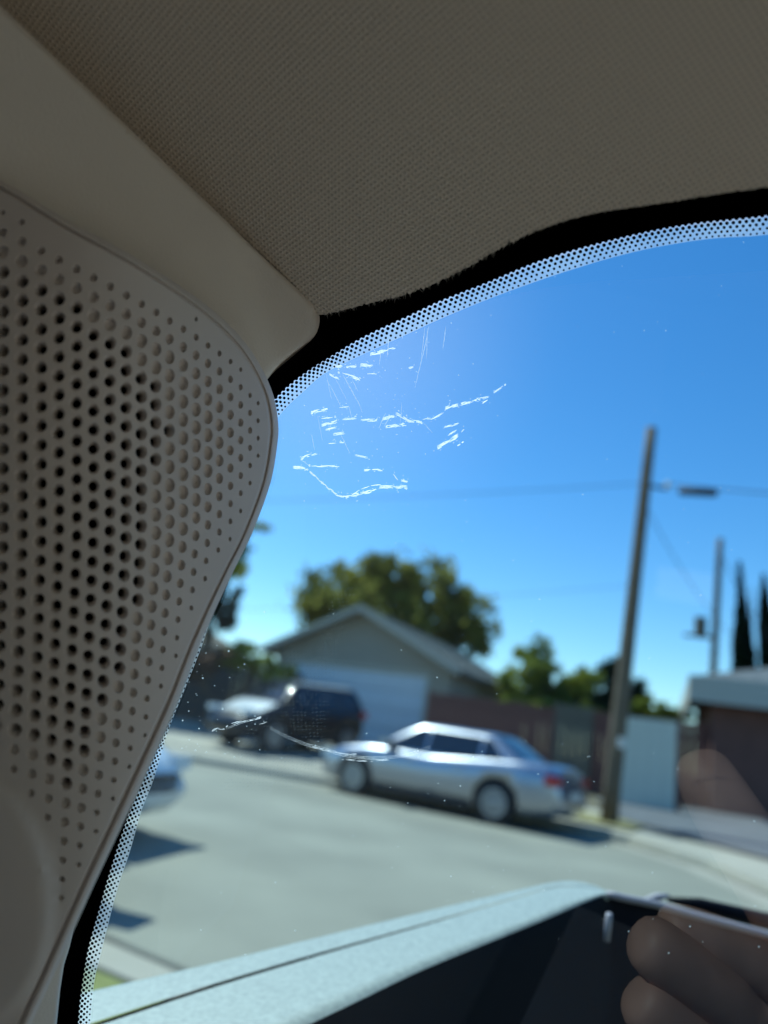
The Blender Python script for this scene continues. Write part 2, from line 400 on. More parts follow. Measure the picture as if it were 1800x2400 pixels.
wire(at(1515, 1190, 14.8), at(1730, 1500, 22), 0.3, 0.009, 'slack cable dropping right from near pole to far pole')
wire(at(1690, 1300, 30), at(1900, 1620, 26), 0.4, 0.02, 'faint cable sloping down right from the far pole')
wire(at(1500, 1370, 40), at(-200, 1440, 40), 0.5, 0.013, 'lowest faint cable crossing the sky above the trees')
# splice case hanging on the thick cable
s0 = at(1588, 1151, 14.05); s1 = at(1684, 1156, 13.75)
case = MB().tube([s0, s0 + (s1-s0)*.08, s0 + (s1-s0)*.92, s1], [0.02, .075, .075, .02], 10).make('splice_case', M['cable'], None, tuple(s0), world=True, smooth=True)
tag(case, 'short black cable splice case hanging on the thick cable', 'splice case')

# ------------------------------------------------------------------ trees
def crown(name, blobs, n, size, m, parent):
    V = []; F = []
    tot = sum(b[3]*b[4]*b[5] for b in blobs)
    for (cx, cy_, cz, rx, ry, rz) in blobs:
        k = int(n * rx*ry*rz / tot)
        cl = [Vector((random.gauss(0, 1), random.gauss(0, 1), random.gauss(0, 1))).normalized() * random.uniform(.45, 1.0) for _ in range(max(6, k//60))]
        for _ in range(k):
            c = random.choice(cl); d = c + Vector((random.gauss(0, .14), random.gauss(0, .14), random.gauss(0, .14)))
            p = Vector((cx + d.x*rx, cy_ + d.y*ry, cz + d.z*rz))
            a = Vector((random.gauss(0, 1), random.gauss(0, 1), random.gauss(0, 1))).normalized(); b = a.orthogonal().normalized(); s = size*random.uniform(.6, 1.3)
            i = len(V); V += [p - a*s, p + b*s*.45, p + a*s, p - b*s*.45]; F.append((i, i+1, i+2, i+3))
    return obj(name, V, F, m, parent, world=True)
def tree(base, blobs, n, size, m, label, limbs=5, tr=0.25, name='tree', cat='tree'):
    root = empty(name, base, 0, label=label, cat=cat)
    b = Vector(base); top = Vector((sum(q[0] for q in blobs)/len(blobs), sum(q[1] for q in blobs)/len(blobs), max(q[2] for q in blobs)))
    t = MB(); mid = b.lerp(top, .45)
    t.tube([b - Vector((0,0,.4)), b + Vector((.05,0,.8)), mid, top], [tr*1.25, tr, tr*.75, tr*.2], 9)
    for q in blobs[:limbs]: 
        c = Vector(q[:3]); t.tube([mid, mid.lerp(c, .5) + Vector((0,0,.2)), c], [tr*.5, tr*.35, tr*.1], 6)
    t.make('trunk', M['bark'], root, world=True, smooth=True)
    crown('crown', blobs, n, size, m, root)
    return root
def B(x, y, d, rx, ry, rz=None):
    """a foliage lump at sight line x, y and distance d, radii in photo pixels"""
    p = at(x, y, d); k = d / FPX
    return (p.x, p.y, p.z, rx*k, (rz or rx)*k, ry*k)
D = 34
p = at(930, 1560, D)
tree((p.x, p.y, .6), [B(800, 1400, D, 95, 80), B(905, 1350, D, 85, 70), B(1000, 1390, D, 90, 85), B(1080, 1460, D, 90, 95), B(1110, 1530, D, 65, 75), B(900, 1450, D, 180, 90), B(740, 1440, D, 50, 60)],
     15000, .2, M['leaf'], 'big round olive green tree rising behind the garage', 6, .4)
D = 25
p = at(1245, 1600, D)
tree((p.x, p.y, .5), [B(1250, 1560, D, 55, 45), B(1265, 1515, D, 22, 38), B(1215, 1600, D, 50, 50), B(1300, 1610, D, 50, 50), B(1240, 1655, D, 90, 35)], 6000, .12, M['leafy'], 'small yellow green tree above the fence right of the garage', 4, .12)
p = at(1345, 1620, D)
tree((p.x, p.y, .5), [B(1370, 1590, D, 40, 38), B(1340, 1630, D, 50, 45), B(1350, 1675, D, 90, 30)], 4200, .12, M['leafy'], 'yellow green bush just left of the near utility pole', 2, .1)
D = 27
p = at(1430, 1600, D)
tree((p.x, p.y, .5), [B(1430, 1590, D, 55, 50), B(1490, 1620, D, 38, 45), B(1420, 1650, D, 80, 35), B(1450, 1690, D, 110, 35)], 7000, .14, M['leafd'], 'dark green tree directly behind the near utility pole', 3, .2)
D = 23
p = at(1540, 1660, D)
tree((p.x, p.y, .5), [B(1540, 1665, D, 40, 18), B(1590, 1672, D, 38, 16), B(1500, 1650, D, 26, 24)], 2200, .09, M['leafy'], 'light green hedge tops between the near pole and right roof', 2, .06, 'hedge', 'hedge')
def cypress(x, ytop, ybot, d, w, label):
    pb_ = at(x-8, ybot, d); pt_ = at(x, ytop, d); root = empty('cypress_tree', (pb_.x, pb_.y, .5), 0, label=label, cat='tree')
    k = d/FPX; H_ = pt_.z-.5
    MB().tube([(pb_.x, pb_.y, .2), (pb_.x, pb_.y, H_*.95)], [.15, .03], 7).make('trunk', M['bark'], root, world=True)
    V = []; F = []
    for _ in range(6500):
        t = random.random()**1.15; z = .9+t*(H_-.4); rr = w*k*((1-t)**.75)*(1+.25*math.sin(9*t+x)) * random.uniform(.5, 1); th = random.uniform(0, 6.283)
        c = Vector((pb_.x + (pt_.x-pb_.x)*t + rr*math.cos(th), pb_.y+rr*math.sin(th), z))
        a = Vector((random.gauss(0,.35), random.gauss(0,.35), 1)).normalized(); b = a.orthogonal().normalized(); b.rotate(Matrix.Rotation(random.uniform(0,6.28), 3, a)); s = .17*random.uniform(.6,1.3)
        i = len(V); V += [c-a*s, c+b*s*.4, c+a*s, c-b*s*.4]; F.append((i,i+1,i+2,i+3))
    obj('crown', V, F, M['cyp'], root, world=True)
cypress(1768, 1308, 1560, 32, 40, 'slender dark cypress tree above the right slate roof')
cypress(1822, 1340, 1560, 33, 44, 'dark cypress tree cut off by the right edge of the photo')
# left side: tree whose branch tips show past the perforated panel, shrubs, dark tree
D = 27
p = at(300, 1500, D)
tree((p.x, p.y, .6), [B(560, 1130, D, 95, 26), B(540, 1225, D, 85, 26), B(470, 1170, D, 110, 120), B(480, 1290, D, 110, 60), B(380, 1220, D, 150, 140)], 9000, .2, M['leafy'], 'leafy branch tips peeking past the left perforated panel', 5, .2)
D = 30
p = at(500, 1480, D)
tree((p.x, p.y, .6), [B(525, 1420, D, 45, 60), B(480, 1380, D, 60, 80)], 3000, .15, M['leafd'], 'dark tree rising behind the brown house roof at left', 2, .2)
D = 21.5
p = at(580, 1600, D)
tree((p.x, p.y, .6), [B(585, 1535, D, 50, 30), B(545, 1545, D, 40, 30), B(610, 1565, D, 35, 28), B(655, 1580, D, 40, 30)], 3600, .09, M['leafy'], 'bright green shrub showing above the dark fence at left', 2, .06, 'shrub', 'shrub')
M['leafr'] = leafmat('rusty_leaves', (0.22, 0.14, 0.10), (0.10, 0.07, 0.05))
p = at(500, 1600, D)
tree((p.x, p.y, .6), [B(500, 1545, D, 55, 30), B(455, 1560, D, 50, 35)], 2600, .09, M['leafr'], 'rust coloured shrub left of the bright green one', 2, .06, 'shrub', 'shrub')
# far tree line that closes the horizon
for i, (x, d, h, w) in enumerate([(-70, 90, 9, 16), (-40, 95, 8, 15), (62, 100, 8, 16), (95, 90, 9, 16)]):
    b = (x, d, .5); L = [(x+random.uniform(-w*.5, w*.5), d+random.uniform(-2, 2), .5+h*random.uniform(.35, .6), w*.35, 3, h*.32) for _ in range(5)]
    tree(b, L, 2500, .5, M['leafd'], ['far dark tree at the outer left of the street', 'far dark tree beyond the brown house roof', 'far dark tree beyond the right slate roof', 'far dark tree at the outer right of the street'][i], 3, .4)

# ------------------------------------------------------------------ cars (local: +X forward, origin on the ground)
def make_wheel(root, x, y, rad=.33):
    w = empty('wheel', (x, y, rad)); w.parent = root
    s = 1 if y > 0 else -1
    MB().lathe([(rad*.62, -.1), (rad*.93, -.105), (rad, -.08), (rad, .08), (rad*.93, .105), (rad*.62, .1)], 28).make('tyre', M['black'], w, smooth=True)
    h = MB(); yo = s*.075
    h.lathe([(rad*.66, yo+s*.028), (rad*.66, yo-.06*s), (rad*.6, yo-.06*s), (rad*.6, yo+s*.028)], 28)
    h.lathe([(rad*.16, yo-.01*s), (rad*.16, yo+s*.03), (rad*.1, yo+s*.035)], 14)
    for k in range(7):
        t = 2*math.pi*k/7; c, q = math.cos(t), math.sin(t); nx_, nz_ = -q, c; V = []
        for rr, hw_ in ((rad*.12, .028), (rad*.62, .022)):
            for yy in (yo, yo+s*.02):
                for e in (-1, 1): V.append((c*rr + nx_*e*hw_, yy, q*rr + nz_*e*hw_))
        h.add(V, [(0,1,5,4),(2,6,7,3),(0,4,6,2),(1,3,7,5),(0,2,3,1),(4,5,7,6)])
    h.make('rim', M['rim'], w)
def car(loc, heading, paint, label, L=4.75, W=1.80, H=1.43, hood=.93, deck=1.06, suv=False, name='parked_car', cat='car', wb=2.8, sun_glare=None):
    root = empty(name, loc, heading, label=label, cat=cat)
    hl, hw = L/2, W/2; cl = .20 if not suv else .3
    if not suv:
        top = [(-hl, .62), (-hl+.05, .9), (-hl+.16, deck-.02), (-hl+.75, deck), (-1.2, deck-.03), (0, .93), (.95, .95), (1.3, hood), (hl-.5, hood-.09), (hl-.15, hood-.22), (hl, .5)]
    else:
        top = [(-hl, .8), (-hl+.04, 1.1), (-hl+.2, 1.16), (-1.2, 1.14), (0, 1.12), (.8, 1.13), (1.1, hood), (hl-.35, hood-.27), (hl-.1, hood-.38), (hl, .62)]
    wid = [(-hl, .78), (-hl+.12, .9), (-hl+.6, .98), (-.8, 1), (.9, 1), (hl-.7, .975), (hl-.25, .88), (hl, .70)]
    bot = [(-hl, .40), (-hl+.1, .28), (-hl+.5, .22), (hl-.6, .2), (hl-.12, .22), (hl, .34)]
    secs = []; N = 44
    for i in range(N+1):
        x = -hl + L*i/N
        if i == 0: x += 0
        t = interp(top, x); w = hw*interp(wid, x); b = interp(bot, x) + (cl-.2); sh = t-.06
        h = t-b
        half = [(w*.80, b), (w*.94, b+.04), (w*.985, b+h*.28), (w, b+h*.55), (w*.985, b+h*.78), (w*.94, sh+.01), (w*.86, t-.012), (w*.6, t+.012), (w*.3, t+.022), (0, t+.026)]
        sec = [(x, y, z) for y, z in half] + [(x, -y, z) for y, z in half[-2::-1]]
        secs.append(sec)
    V, F = loft(secs, closed=True)
    body = obj('body', V, F, paint, root, smooth=True)
    bm = bmesh.new(); bm.from_mesh(body.data); bmesh.ops.recalc_face_normals(bm, faces=bm.faces[:]); bm.to_mesh(body.data); bm.free()
    rad = .335 if not suv else .37; fx = hl-.92; rx = fx-wb
    # wheel arches cut from the body
    for x in (fx, rx):
        cbm = bmesh.new(); bmesh.ops.create_cone(cbm, cap_ends=True, segments=28, radius1=rad+.06, radius2=rad+.06, depth=W+.4, matrix=Matrix.Translation((x, 0, rad+.01)) @ Matrix.Rotation(R(90), 4, 'X'))
        cm = bpy.data.meshes.new('cut'); cbm.to_mesh(cm); cbm.free(); co = bpy.data.objects.new('cut', cm); col.objects.link(co)
        md = body.modifiers.new('b', 'BOOLEAN'); md.operation = 'DIFFERENCE'; md.solver = 'EXACT'; md.object = co
        # cutter in the body's space
        co.matrix_world = Matrix.Translation(loc) @ Matrix.Rotation(heading, 4, 'Z')
        bpy.context.view_layer.update()
        dg = bpy.context.evaluated_depsgraph_get(); nm = bpy.data.meshes.new_from_object(body.evaluated_get(dg))
        body.modifiers.clear(); body.data = nm; bpy.data.objects.remove(co)
        MB().box((x-rad, -hw*.7, .25), (x+rad, hw*.7, .62)).make('wheel_well', M['black'], root)
    # greenhouse
    if not suv: ghb = [(1.12, 0), (.25, 1), (-.15, 1.0), (-1.05, .93), (-1.85, 0)]; zb0, zt0 = .93, H
    else: ghb = [(1.0, 0), (.35, 1), (-.3, 1.0), (-hl+.35, .97), (-hl+.12, 0)]; zb0, zt0 = 1.12, H
    xs0, xs1 = ghb[-1][0], ghb[0][0]
    tabh = [(x, h) for x, h in ghb[::-1]]
    def gy(fr): return hw*(.90 - .22*fr)
    secs = []; N = 36
    for i in range(N+1):
        x = xs0 + (xs1-xs0)*i/N; f = interp(tabh, x)
        f = min(1.0, f); zt = zb0 - .03 + (zt0-zb0+.03)*(1-(1-f)**1.35)
        fr = max(.02, (zt-zb0)/(zt0-zb0)); yb, yt = gy(0), gy(min(1, fr))
        half = [(yb, zb0-.1), (yb, zb0-.02), (yb+(yt-yb)*.5, zb0+(zt-zb0)*.5), (yt, zt-.05*fr), (yt-.07, zt-.012*fr), (yt*.5, zt+.015*fr), (0, zt+.022*fr)]
        secs.append([(x, y, z) for y, z in half] + [(x, -y, z) for y, z in half[-2::-1]])
    V, F = loft(secs, closed=True); gh = obj('cabin', V, F, paint, root, smooth=True)
    bm = bmesh.new(); bm.from_mesh(gh.data); bmesh.ops.recalc_face_normals(bm, faces=bm.faces[:]); bm.to_mesh(gh.data); bm.free()
    # side windows
    if not suv: wins = [[(.92, .05), (.12, .05), (.12, .86), (.28, .86)], [(.06, .05), (-.92, .07), (-.92, .83), (.06, .86)], [(-.98, .08), (-1.42, .12), (-1.08, .80), (-.98, .82)]]
    else: wins = [[(.78, .05), (.05, .05), (.05, .86), (.38, .86)], [(-.02, .05), (-.98, .05), (-.98, .85), (-.02, .86)], [(-1.05, .06), (-hl+.38, .08), (-hl+.5, .8), (-1.05, .83)]]
    for s in (-1, 1):
        for wpts in wins:
            q = []
            for k in range(4):
                a, b = wpts[k], wpts[(k+1) % 4]
                for t in (0, .33, .66): q.append((a[0]+(b[0]-a[0])*t, a[1]+(b[1]-a[1])*t))
            P1 = [(x, s*(gy(f)+.006), zb0+(zt0-zb0)*f) for x, f in q]; P0 = [(x, s*(gy(f)-.02), z) for (x, _, z), (_, f) in zip(P1, q)]
            n = len(q); Fq = [tuple(range(n)), tuple(range(2*n-1, n-1, -1))] + [(k, n+k, n+(k+1) % n, (k+1) % n) for k in range(n)]
            obj('side_window', P1 + P0, Fq, M['carglass'], root)
    def crossglass(nm, xa, xb):
        P = []
        for i in range(7):
            x = xa+(xb-xa)*i/6; f = min(1, interp(tabh, x)); zt = zb0-.03+(zt0-zb0+.03)*(1-(1-f)**1.35); fr = max(.02, (zt-zb0)/(zt0-zb0)); yt = gy(min(1, fr))-.09
            P += [(x, -yt, zt+.006), (x, -yt*.5, zt+.028), (x, 0, zt+.034), (x, yt*.5, zt+.028), (x, yt, zt+.006)]
        obj(nm, P, [(5*i+k, 5*i+k+1, 5*i+k+6, 5*i+k+5) for i in range(6) for k in range(4)], M['carglass'], root, smooth=True)
    crossglass('windscreen', xs1-.10, ghb[1][0]+.08)
    if not suv: crossglass('rear_window', -1.12, xs0+.12)
    for s in (-1, 1):
        zl = (.74 if not suv else .95); 
        w_r = hw*.93
        MB().box((-hl+.005, s*w_r*.60 if s > 0 else -w_r*.93, zl-.02), (-hl+.30, s*w_r*.95 if s > 0 else -w_r*.60, zl+.13)).make('tail_light', M['red'], root) if False else None
        y0, y1 = sorted((s*hw*.62, s*hw*.955))
        MB().box((-hl+.045, y0, zl-.0), (-hl+.26, y1, zl+.16)).make('tail_light', M['red'], root)
        y0, y1 = sorted((s*hw*.55, s*hw*.86))
        MB().box((hl-.32, y0, zl-.14), (hl-.07, y1, zl-.01)).make('headlight', M['lens'], root)
        for x in (.35, -.62):
            y0, y1 = sorted((s*hw*.985, s*(hw+.025)))
            MB().box((x-.1, y0, (.80 if not suv else 1.0)), (x+.1, y1, (.825 if not suv else 1.03))).make('door_handle', paint, root)
        y0, y1 = sorted((s*hw*.9, s*(hw+.16)))
        MB().box((.72, y0, zb0+.02), (.9, y1, zb0+.15)).make('side_mirror', paint, root)
        for x in (fx, rx): make_wheel(root, x, s*(hw-.115), rad)
        y0, y1 = sorted((s*(hw-.06), s*(hw-.02)))
        MB().box((rx+rad+.1, y0, cl-.02), (fx-rad-.1, y1, cl+.09)).make('sill', M['black'], root)
    if sun_glare:  # pale cover panels paint the sun's glare onto bonnet and roof
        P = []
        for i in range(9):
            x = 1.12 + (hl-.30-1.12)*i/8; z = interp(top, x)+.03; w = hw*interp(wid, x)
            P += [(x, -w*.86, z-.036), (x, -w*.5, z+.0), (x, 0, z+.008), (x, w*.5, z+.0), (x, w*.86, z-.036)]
        obj('bonnet', P, [(5*i+k, 5*i+k+1, 5*i+k+6, 5*i+k+5) for i in range(8) for k in range(4)], sun_glare, root, smooth=True)
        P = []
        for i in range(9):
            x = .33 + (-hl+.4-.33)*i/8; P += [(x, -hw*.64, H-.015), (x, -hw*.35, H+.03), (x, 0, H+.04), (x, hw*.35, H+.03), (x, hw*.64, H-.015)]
        obj('roof_glare', P, [(5*i+k, 5*i+k+1, 5*i+k+6, 5*i+k+5) for i in range(8) for k in range(4)], sun_glare, root, smooth=True)
    MB().box((-hl-.012, -.26, .55), (-hl+.05, .26, .67)).make('number_plate', M['plate'], root)
    MB().box((hl-.1, -.45, .42), (hl-.0, .45, .58)).make('grille', M['black'], root)
    return root
# silver sedan: wheels measured at (0.15,14.5) and (2.6,12.7) on its near side
fwp, rwp = Vector((0.15, 14.54, 0)), Vector((2.55, 12.95, 0))
h = (fwp-rwp).normalized(); ang = math.atan2(h.y, h.x); nrm = Vector((h.y, -h.x, 0))
if nrm.y < 0: nrm = -nrm
ctr = (fwp+rwp)/2 + nrm*.82
off = 4.8/2-.92-1.4           # wheel midpoint ahead of the body centre
ctr -= h*off
car((ctr.x, ctr.y, 0.0), ang, M['silver'], 'silver four door sedan parked along the kerb, facing left', L=4.8, wb=2.8)
s = at(590, 1745, 18.5)
car((-1.62, 19.85, zg(-1.62, 19.85)+.02), math.atan2(-1.05, -1), M['darkpaint'], 'black SUV with sun glare painted pale over bonnet and roof on the driveway before the garage', L=4.1, W=1.85, H=1.66, hood=1.12, suv=True, name='parked_suv', cat='suv', wb=2.45, sun_glare=M['palepaint']).rotation_euler = (0, R(2.5), math.atan2(-1.05, -1))
car((-3.85, 7.5, 0), math.atan2(-.28, 1), M['palepaint'], 'white car nose peeking out beside the left perforated panel', L=4.6)
car((-3.75, 5.1, 0), math.atan2(-.28, 1), M['bluepaint'], 'navy car mostly hidden behind the left panel, casting a rounded shadow', L=4.5, W=1.85, H=1.62, hood=1.0, suv=True, wb=2.65)

# ================================================================== our own car, seen from inside
# window plane in camera terms: 1/depth = GA + GB*(x-700) + GC*(y-900)
GA, GB, GC = 3.75, 0.0006, 0.0001
def gd(x, y): return 1.0 / (GA + GB*(x-700) + GC*(y-900))
def gp(x, y, off=0.0): return at(x, y, gd(x, y) - off)      # off: metres in front of the pane
M['trim'] = mat('pillar_trim_plastic', (0.73, 0.67, 0.595), 0.6, noise=0.04, nscale=40, bump=0.5, bscale=1300, dist=0.0003)
M['grille'] = mat('speaker_panel_plastic', (0.67, 0.61, 0.575), 0.55, noise=0.06, nscale=30)
M['hole'] = mat('speaker_backing', (0.02, 0.02, 0.022), 0.9)
M['fritblack'] = mat('frit_black', (0.001, 0.001, 0.0015), 1.0, spec=0.0)
M['panel'] = mat('silver_body_panel', (0.385, 0.43, 0.38), 0.45, metal=0.0, coat=0.3, noise=0.27, nscale=300)
M['gloss'] = mat('black_body_trim', (0.004, 0.005, 0.009), 0.6, spec=0.1)
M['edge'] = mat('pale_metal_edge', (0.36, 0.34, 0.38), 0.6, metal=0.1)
M['skin'] = mat('skin', (0.70, 0.43, 0.35), 0.5, noise=0.22, nscale=70)
M['sleeve'] = mat('sleeve_cloth', (0.45, 0.46, 0.52), 0.9)
M['tintglass'] = bpy.data.materials.new('privacy_glass'); M['tintglass'].use_nodes = True
_n = M['tintglass'].node_tree.nodes; _n.remove(_n['Principled BSDF']); _t = _n.new('ShaderNodeBsdfTransparent'); _t.inputs[0].default_value = (.9, .9, .88, 1); M['tintglass'].node_tree.links.new(_t.outputs[0], _n['Material Output'].inputs[0])
M['seat'] = mat('seat_dark', (0.06, 0.055, 0.055), 0.9)
M['cabin'] = mat('cabin_cloth', (0.60, 0.53, 0.46), 0.9)

# headliner: woven cloth with small pits
hm = bpy.data.materials.new('headliner_weave'); hm.use_nodes = True; n = hm.node_tree.nodes; l = hm.node_tree.links; b = n['Principled BSDF']
b.inputs['Roughness'].default_value = 0.95; b.inputs['Specular IOR Level'].default_value = 0.2
uvn = n.new('ShaderNodeUVMap'); sep = n.new('ShaderNodeSeparateXYZ'); l.new(uvn.outputs[0], sep.inputs[0])
def mth(op, a, b_=None, c=None):
    q = n.new('ShaderNodeMath'); q.operation = op
    for i, v in enumerate((a, b_, c)):
        if v is None: continue
        if isinstance(v, (int, float)): q.inputs[i].default_value = v
        else: l.new(v, q.inputs[i])
    return q.outputs[0]
PIT = 0.00112
nz = n.new('ShaderNodeTexNoise'); nz.inputs['Scale'].default_value = 320; nz.inputs['Detail'].default_value = 3; l.new(uvn.outputs[0], nz.inputs['Vector'])
jx = mth('MULTIPLY', nz.outputs['Fac'], 1.6)
sx = mth('SINE', mth('ADD', mth('MULTIPLY', sep.outputs[0], math.pi/PIT), jx)); sy = mth('SINE', mth('MULTIPLY', sep.outputs[1], math.pi*1.15/PIT))
pr = mth('MULTIPLY', sx, sy); pit = mth('POWER', mth('MAXIMUM', pr, 0.0), 0.8)
nz2 = n.new('ShaderNodeTexNoise'); nz2.inputs['Scale'].default_value = 14; nz2.inputs['Detail'].default_value = 4; l.new(uvn.outputs[0], nz2.inputs['Vector'])
cr = n.new('ShaderNodeMix'); cr.data_type = 'RGBA'; cr.inputs[6].default_value = (0.71, 0.625, 0.53, 1); cr.inputs[7].default_value = (0.55, 0.485, 0.41, 1); l.new(pit, cr.inputs[0])
l.new(cr.outputs[2], b.inputs['Base Color'])
bp = n.new('ShaderNodeBump'); bp.inputs['Strength'].default_value = 0.7; bp.inputs['Distance'].default_value = 0.0005; bp.invert = True
l.new(pit, bp.inputs['Height']); l.new(bp.outputs[0], b.inputs['Normal'])
M['headliner'] = hm

# ---- glass
gm = bpy.data.materials.new('tinted_glass'); gm.use_nodes = True; n = gm.node_tree.nodes; l = gm.node_tree.links; n.remove(n['Principled BSDF'])
tp = n.new('ShaderNodeBsdfTransparent'); tp.inputs[0].default_value = (0.74, 0.95, 0.97, 1)
gl = n.new('ShaderNodeBsdfGlossy'); gl.inputs['Roughness'].default_value = 0.0; gl.inputs[0].default_value = (1, 1, 1, 1)
fr = n.new('ShaderNodeFresnel'); fr.inputs['IOR'].default_value = 1.52
ad = n.new('ShaderNodeMath'); ad.operation = 'MULTIPLY_ADD'; ad.inputs[1].default_value = 1.6; ad.inputs[2].default_value = 0.005; l.new(fr.outputs[0], ad.inputs[0]); ad.use_clamp = True
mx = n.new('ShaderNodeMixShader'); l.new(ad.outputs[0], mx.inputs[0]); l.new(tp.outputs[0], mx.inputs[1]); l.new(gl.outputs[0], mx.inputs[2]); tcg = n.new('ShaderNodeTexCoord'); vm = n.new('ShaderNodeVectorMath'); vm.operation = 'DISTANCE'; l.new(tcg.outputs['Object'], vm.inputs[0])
HAZE_AT = vm.inputs[1]  # centre of a scattering spot standing in for sun glare haze
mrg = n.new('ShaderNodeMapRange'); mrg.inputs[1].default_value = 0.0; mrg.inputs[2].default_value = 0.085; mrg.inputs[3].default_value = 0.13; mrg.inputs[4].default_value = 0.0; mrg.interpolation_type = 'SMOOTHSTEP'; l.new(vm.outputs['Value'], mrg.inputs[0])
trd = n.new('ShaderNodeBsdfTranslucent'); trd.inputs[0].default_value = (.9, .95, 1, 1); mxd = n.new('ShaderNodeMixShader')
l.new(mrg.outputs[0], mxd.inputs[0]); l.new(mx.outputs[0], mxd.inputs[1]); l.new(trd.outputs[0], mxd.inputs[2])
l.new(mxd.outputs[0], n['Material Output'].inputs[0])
M['glass'] = gm
def scatter_mat(name, fac, colr, vary=0.0, sc=400, lobe=0):
    m = bpy.data.materials.new(name); m.use_nodes = True; n = m.node_tree.nodes; l = m.node_tree.links; n.remove(n['Principled BSDF'])
    tp = n.new('ShaderNodeBsdfTransparent'); d = n.new('ShaderNodeBsdfDiffuse'); t = n.new('ShaderNodeBsdfTranslucent')
    d.inputs[0].default_value = (*colr, 1); t.inputs[0].default_value = (*colr, 1)
    a = n.new('ShaderNodeMixShader'); a.inputs[0].default_value = 0.88; l.new(d.outputs[0], a.inputs[1]); l.new(t.outputs[0], a.inputs[2])
    if lobe:
        rf = n.new('ShaderNodeBsdfRefraction'); rf.inputs['Roughness'].default_value = .62; rf.inputs['IOR'].default_value = 1.08; rf.inputs[0].default_value = (*colr, 1)
        a2 = n.new('ShaderNodeMixShader'); a2.inputs[0].default_value = lobe; l.new(a.outputs[0], a2.inputs[1]); l.new(rf.outputs[0], a2.inputs[2]); a = a2
    b = n.new('ShaderNodeMixShader'); b.inputs[0].default_value = fac; l.new(tp.outputs[0], b.inputs[1]); l.new(a.outputs[0], b.inputs[2])
    if vary > 0:
        tc = n.new('ShaderNodeTexCoord'); z = n.new('ShaderNodeTexNoise'); z.inputs['Scale'].default_value = sc; z.inputs['Detail'].default_value = 5; l.new(tc.outputs['Object'], z.inputs['Vector'])
        mr = n.new('ShaderNodeMapRange'); mr.inputs[1].default_value = .35; mr.inputs[2].default_value = .65; mr.inputs[3].default_value = fac*(1-vary); mr.inputs[4].default_value = fac; l.new(z.outputs['Fac'], mr.inputs[0]); l.new(mr.outputs[0], b.inputs[0])
    l.new(b.outputs[0], n['Material Output'].inputs[0]); return m
M['fritglow'] = scatter_mat('frit_adhesive_film', 0.42, (0.85, 0.9, 0.95), 0.35, 60)
M['scratch'] = scatter_mat('glass_scratch', 1.0, (1.0, 1.0, 1.0), 0.25, 900)
M['hair'] = scatter_mat('hairline_scratch', 0.8, (1, 1, 1), 0.4, 900)
M['dust'] = scatter_mat('dust', 0.6, (0.85, 0.95, 0.97))

OUT = [(3400, 470), (2600, 430), (2100, 462), (1800, 503), (1605, 525), (1443, 558), (1280, 604), (1139, 661), (1030, 704), (962, 736), (853, 787), (781, 830), (708, 877), (650, 927), (596, 1000), (548, 1130), (505, 1300), (455, 1480), (392, 1675), (345, 1795), (316, 1865), (285, 1953), (253, 2054), (228, 2143), (206, 2222), (190, 2317), (182, 2400), (172, 2600), (170, 3000)]
INN = [(3400, 520), (2600, 480), (2100, 512), (1800, 550), (1660, 560), (1497, 588), (1334, 634), (1171, 691), (1034, 747), (962, 780), (853, 830), (763, 874), (708, 921), (660, 968), (620, 1030), (580, 1140), (530, 1320), (478, 1500), (399, 1700), (377, 1770), (358, 1833), (332, 1899), (304, 1997), (278, 2073), (253, 2168), (234, 2244), (221, 2301), (212, 2400), (204, 2600), (202, 3000)]
OUT = [(p.x, p.y) for p in spline([(a, b, 0) for a, b in OUT], 10)]
INN = [(p.x, p.y) for p in spline([(a, b, 0) for a, b in INN], 2)]
GO = gp(1100, 1200)
glass = empty('window_glass', tuple(GO), 0, label='tinted car window with scratches, dust and a dotted black border', cat='car window')
gpane = [gp(x, y) for x, y in OUT[::6]] + [gp(170, 4200), gp(3400, 4200)]
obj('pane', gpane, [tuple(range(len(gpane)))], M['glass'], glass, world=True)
HAZE_AT.default_value = gp(790, 800) - GO
# solid black border outside the dots
V = []; 
for i, (x, y) in enumerate(OUT):
    a = OUT[max(i-3, 0)]; b = OUT[min(i+3, len(OUT)-1)]; dx, dy = b[0]-a[0], b[1]-a[1]; L = math.hypot(dx, dy); nx_, ny_ = dy/L, -dx/L
    if i == 0: pass
    # outward = away from (1300,1300)
    if nx_*(1300-x)+ny_*(1300-y) > 0: nx_, ny_ = -nx_, -ny_
    V += [gp(x - nx_*1, y - ny_*1, .0012), gp(x+nx_*190, y+ny_*190, .0012)]
k = len(OUT); F = [(2*i, 2*i+1, 2*i+3, 2*i+2) for i in range(k-1)]
obj('border_band', V, F, M['fritblack'], glass, world=True)
# nearest-point lookup between the two edges
def seglen(pts): 
    s = [0]
    for a, b in zip(pts, pts[1:]): s.append(s[-1] + math.hypot(b[0]-a[0], b[1]-a[1]))
    return s
LO = seglen(OUT)
def inner_near(x, y): return min(INN, key=lambda q: (q[0]-x)**2+(q[1]-y)**2)
V = []
for x, y in OUT[::2]:
    q = inner_near(x, y); V += [gp(x, y, .0006), gp(q[0], q[1], .0006)]
k = len(V)//2; obj('border_film', V, [(2*i, 2*i+1, 2*i+3, 2*i+2) for i in range(k-1)], M['fritglow'], glass, world=True)
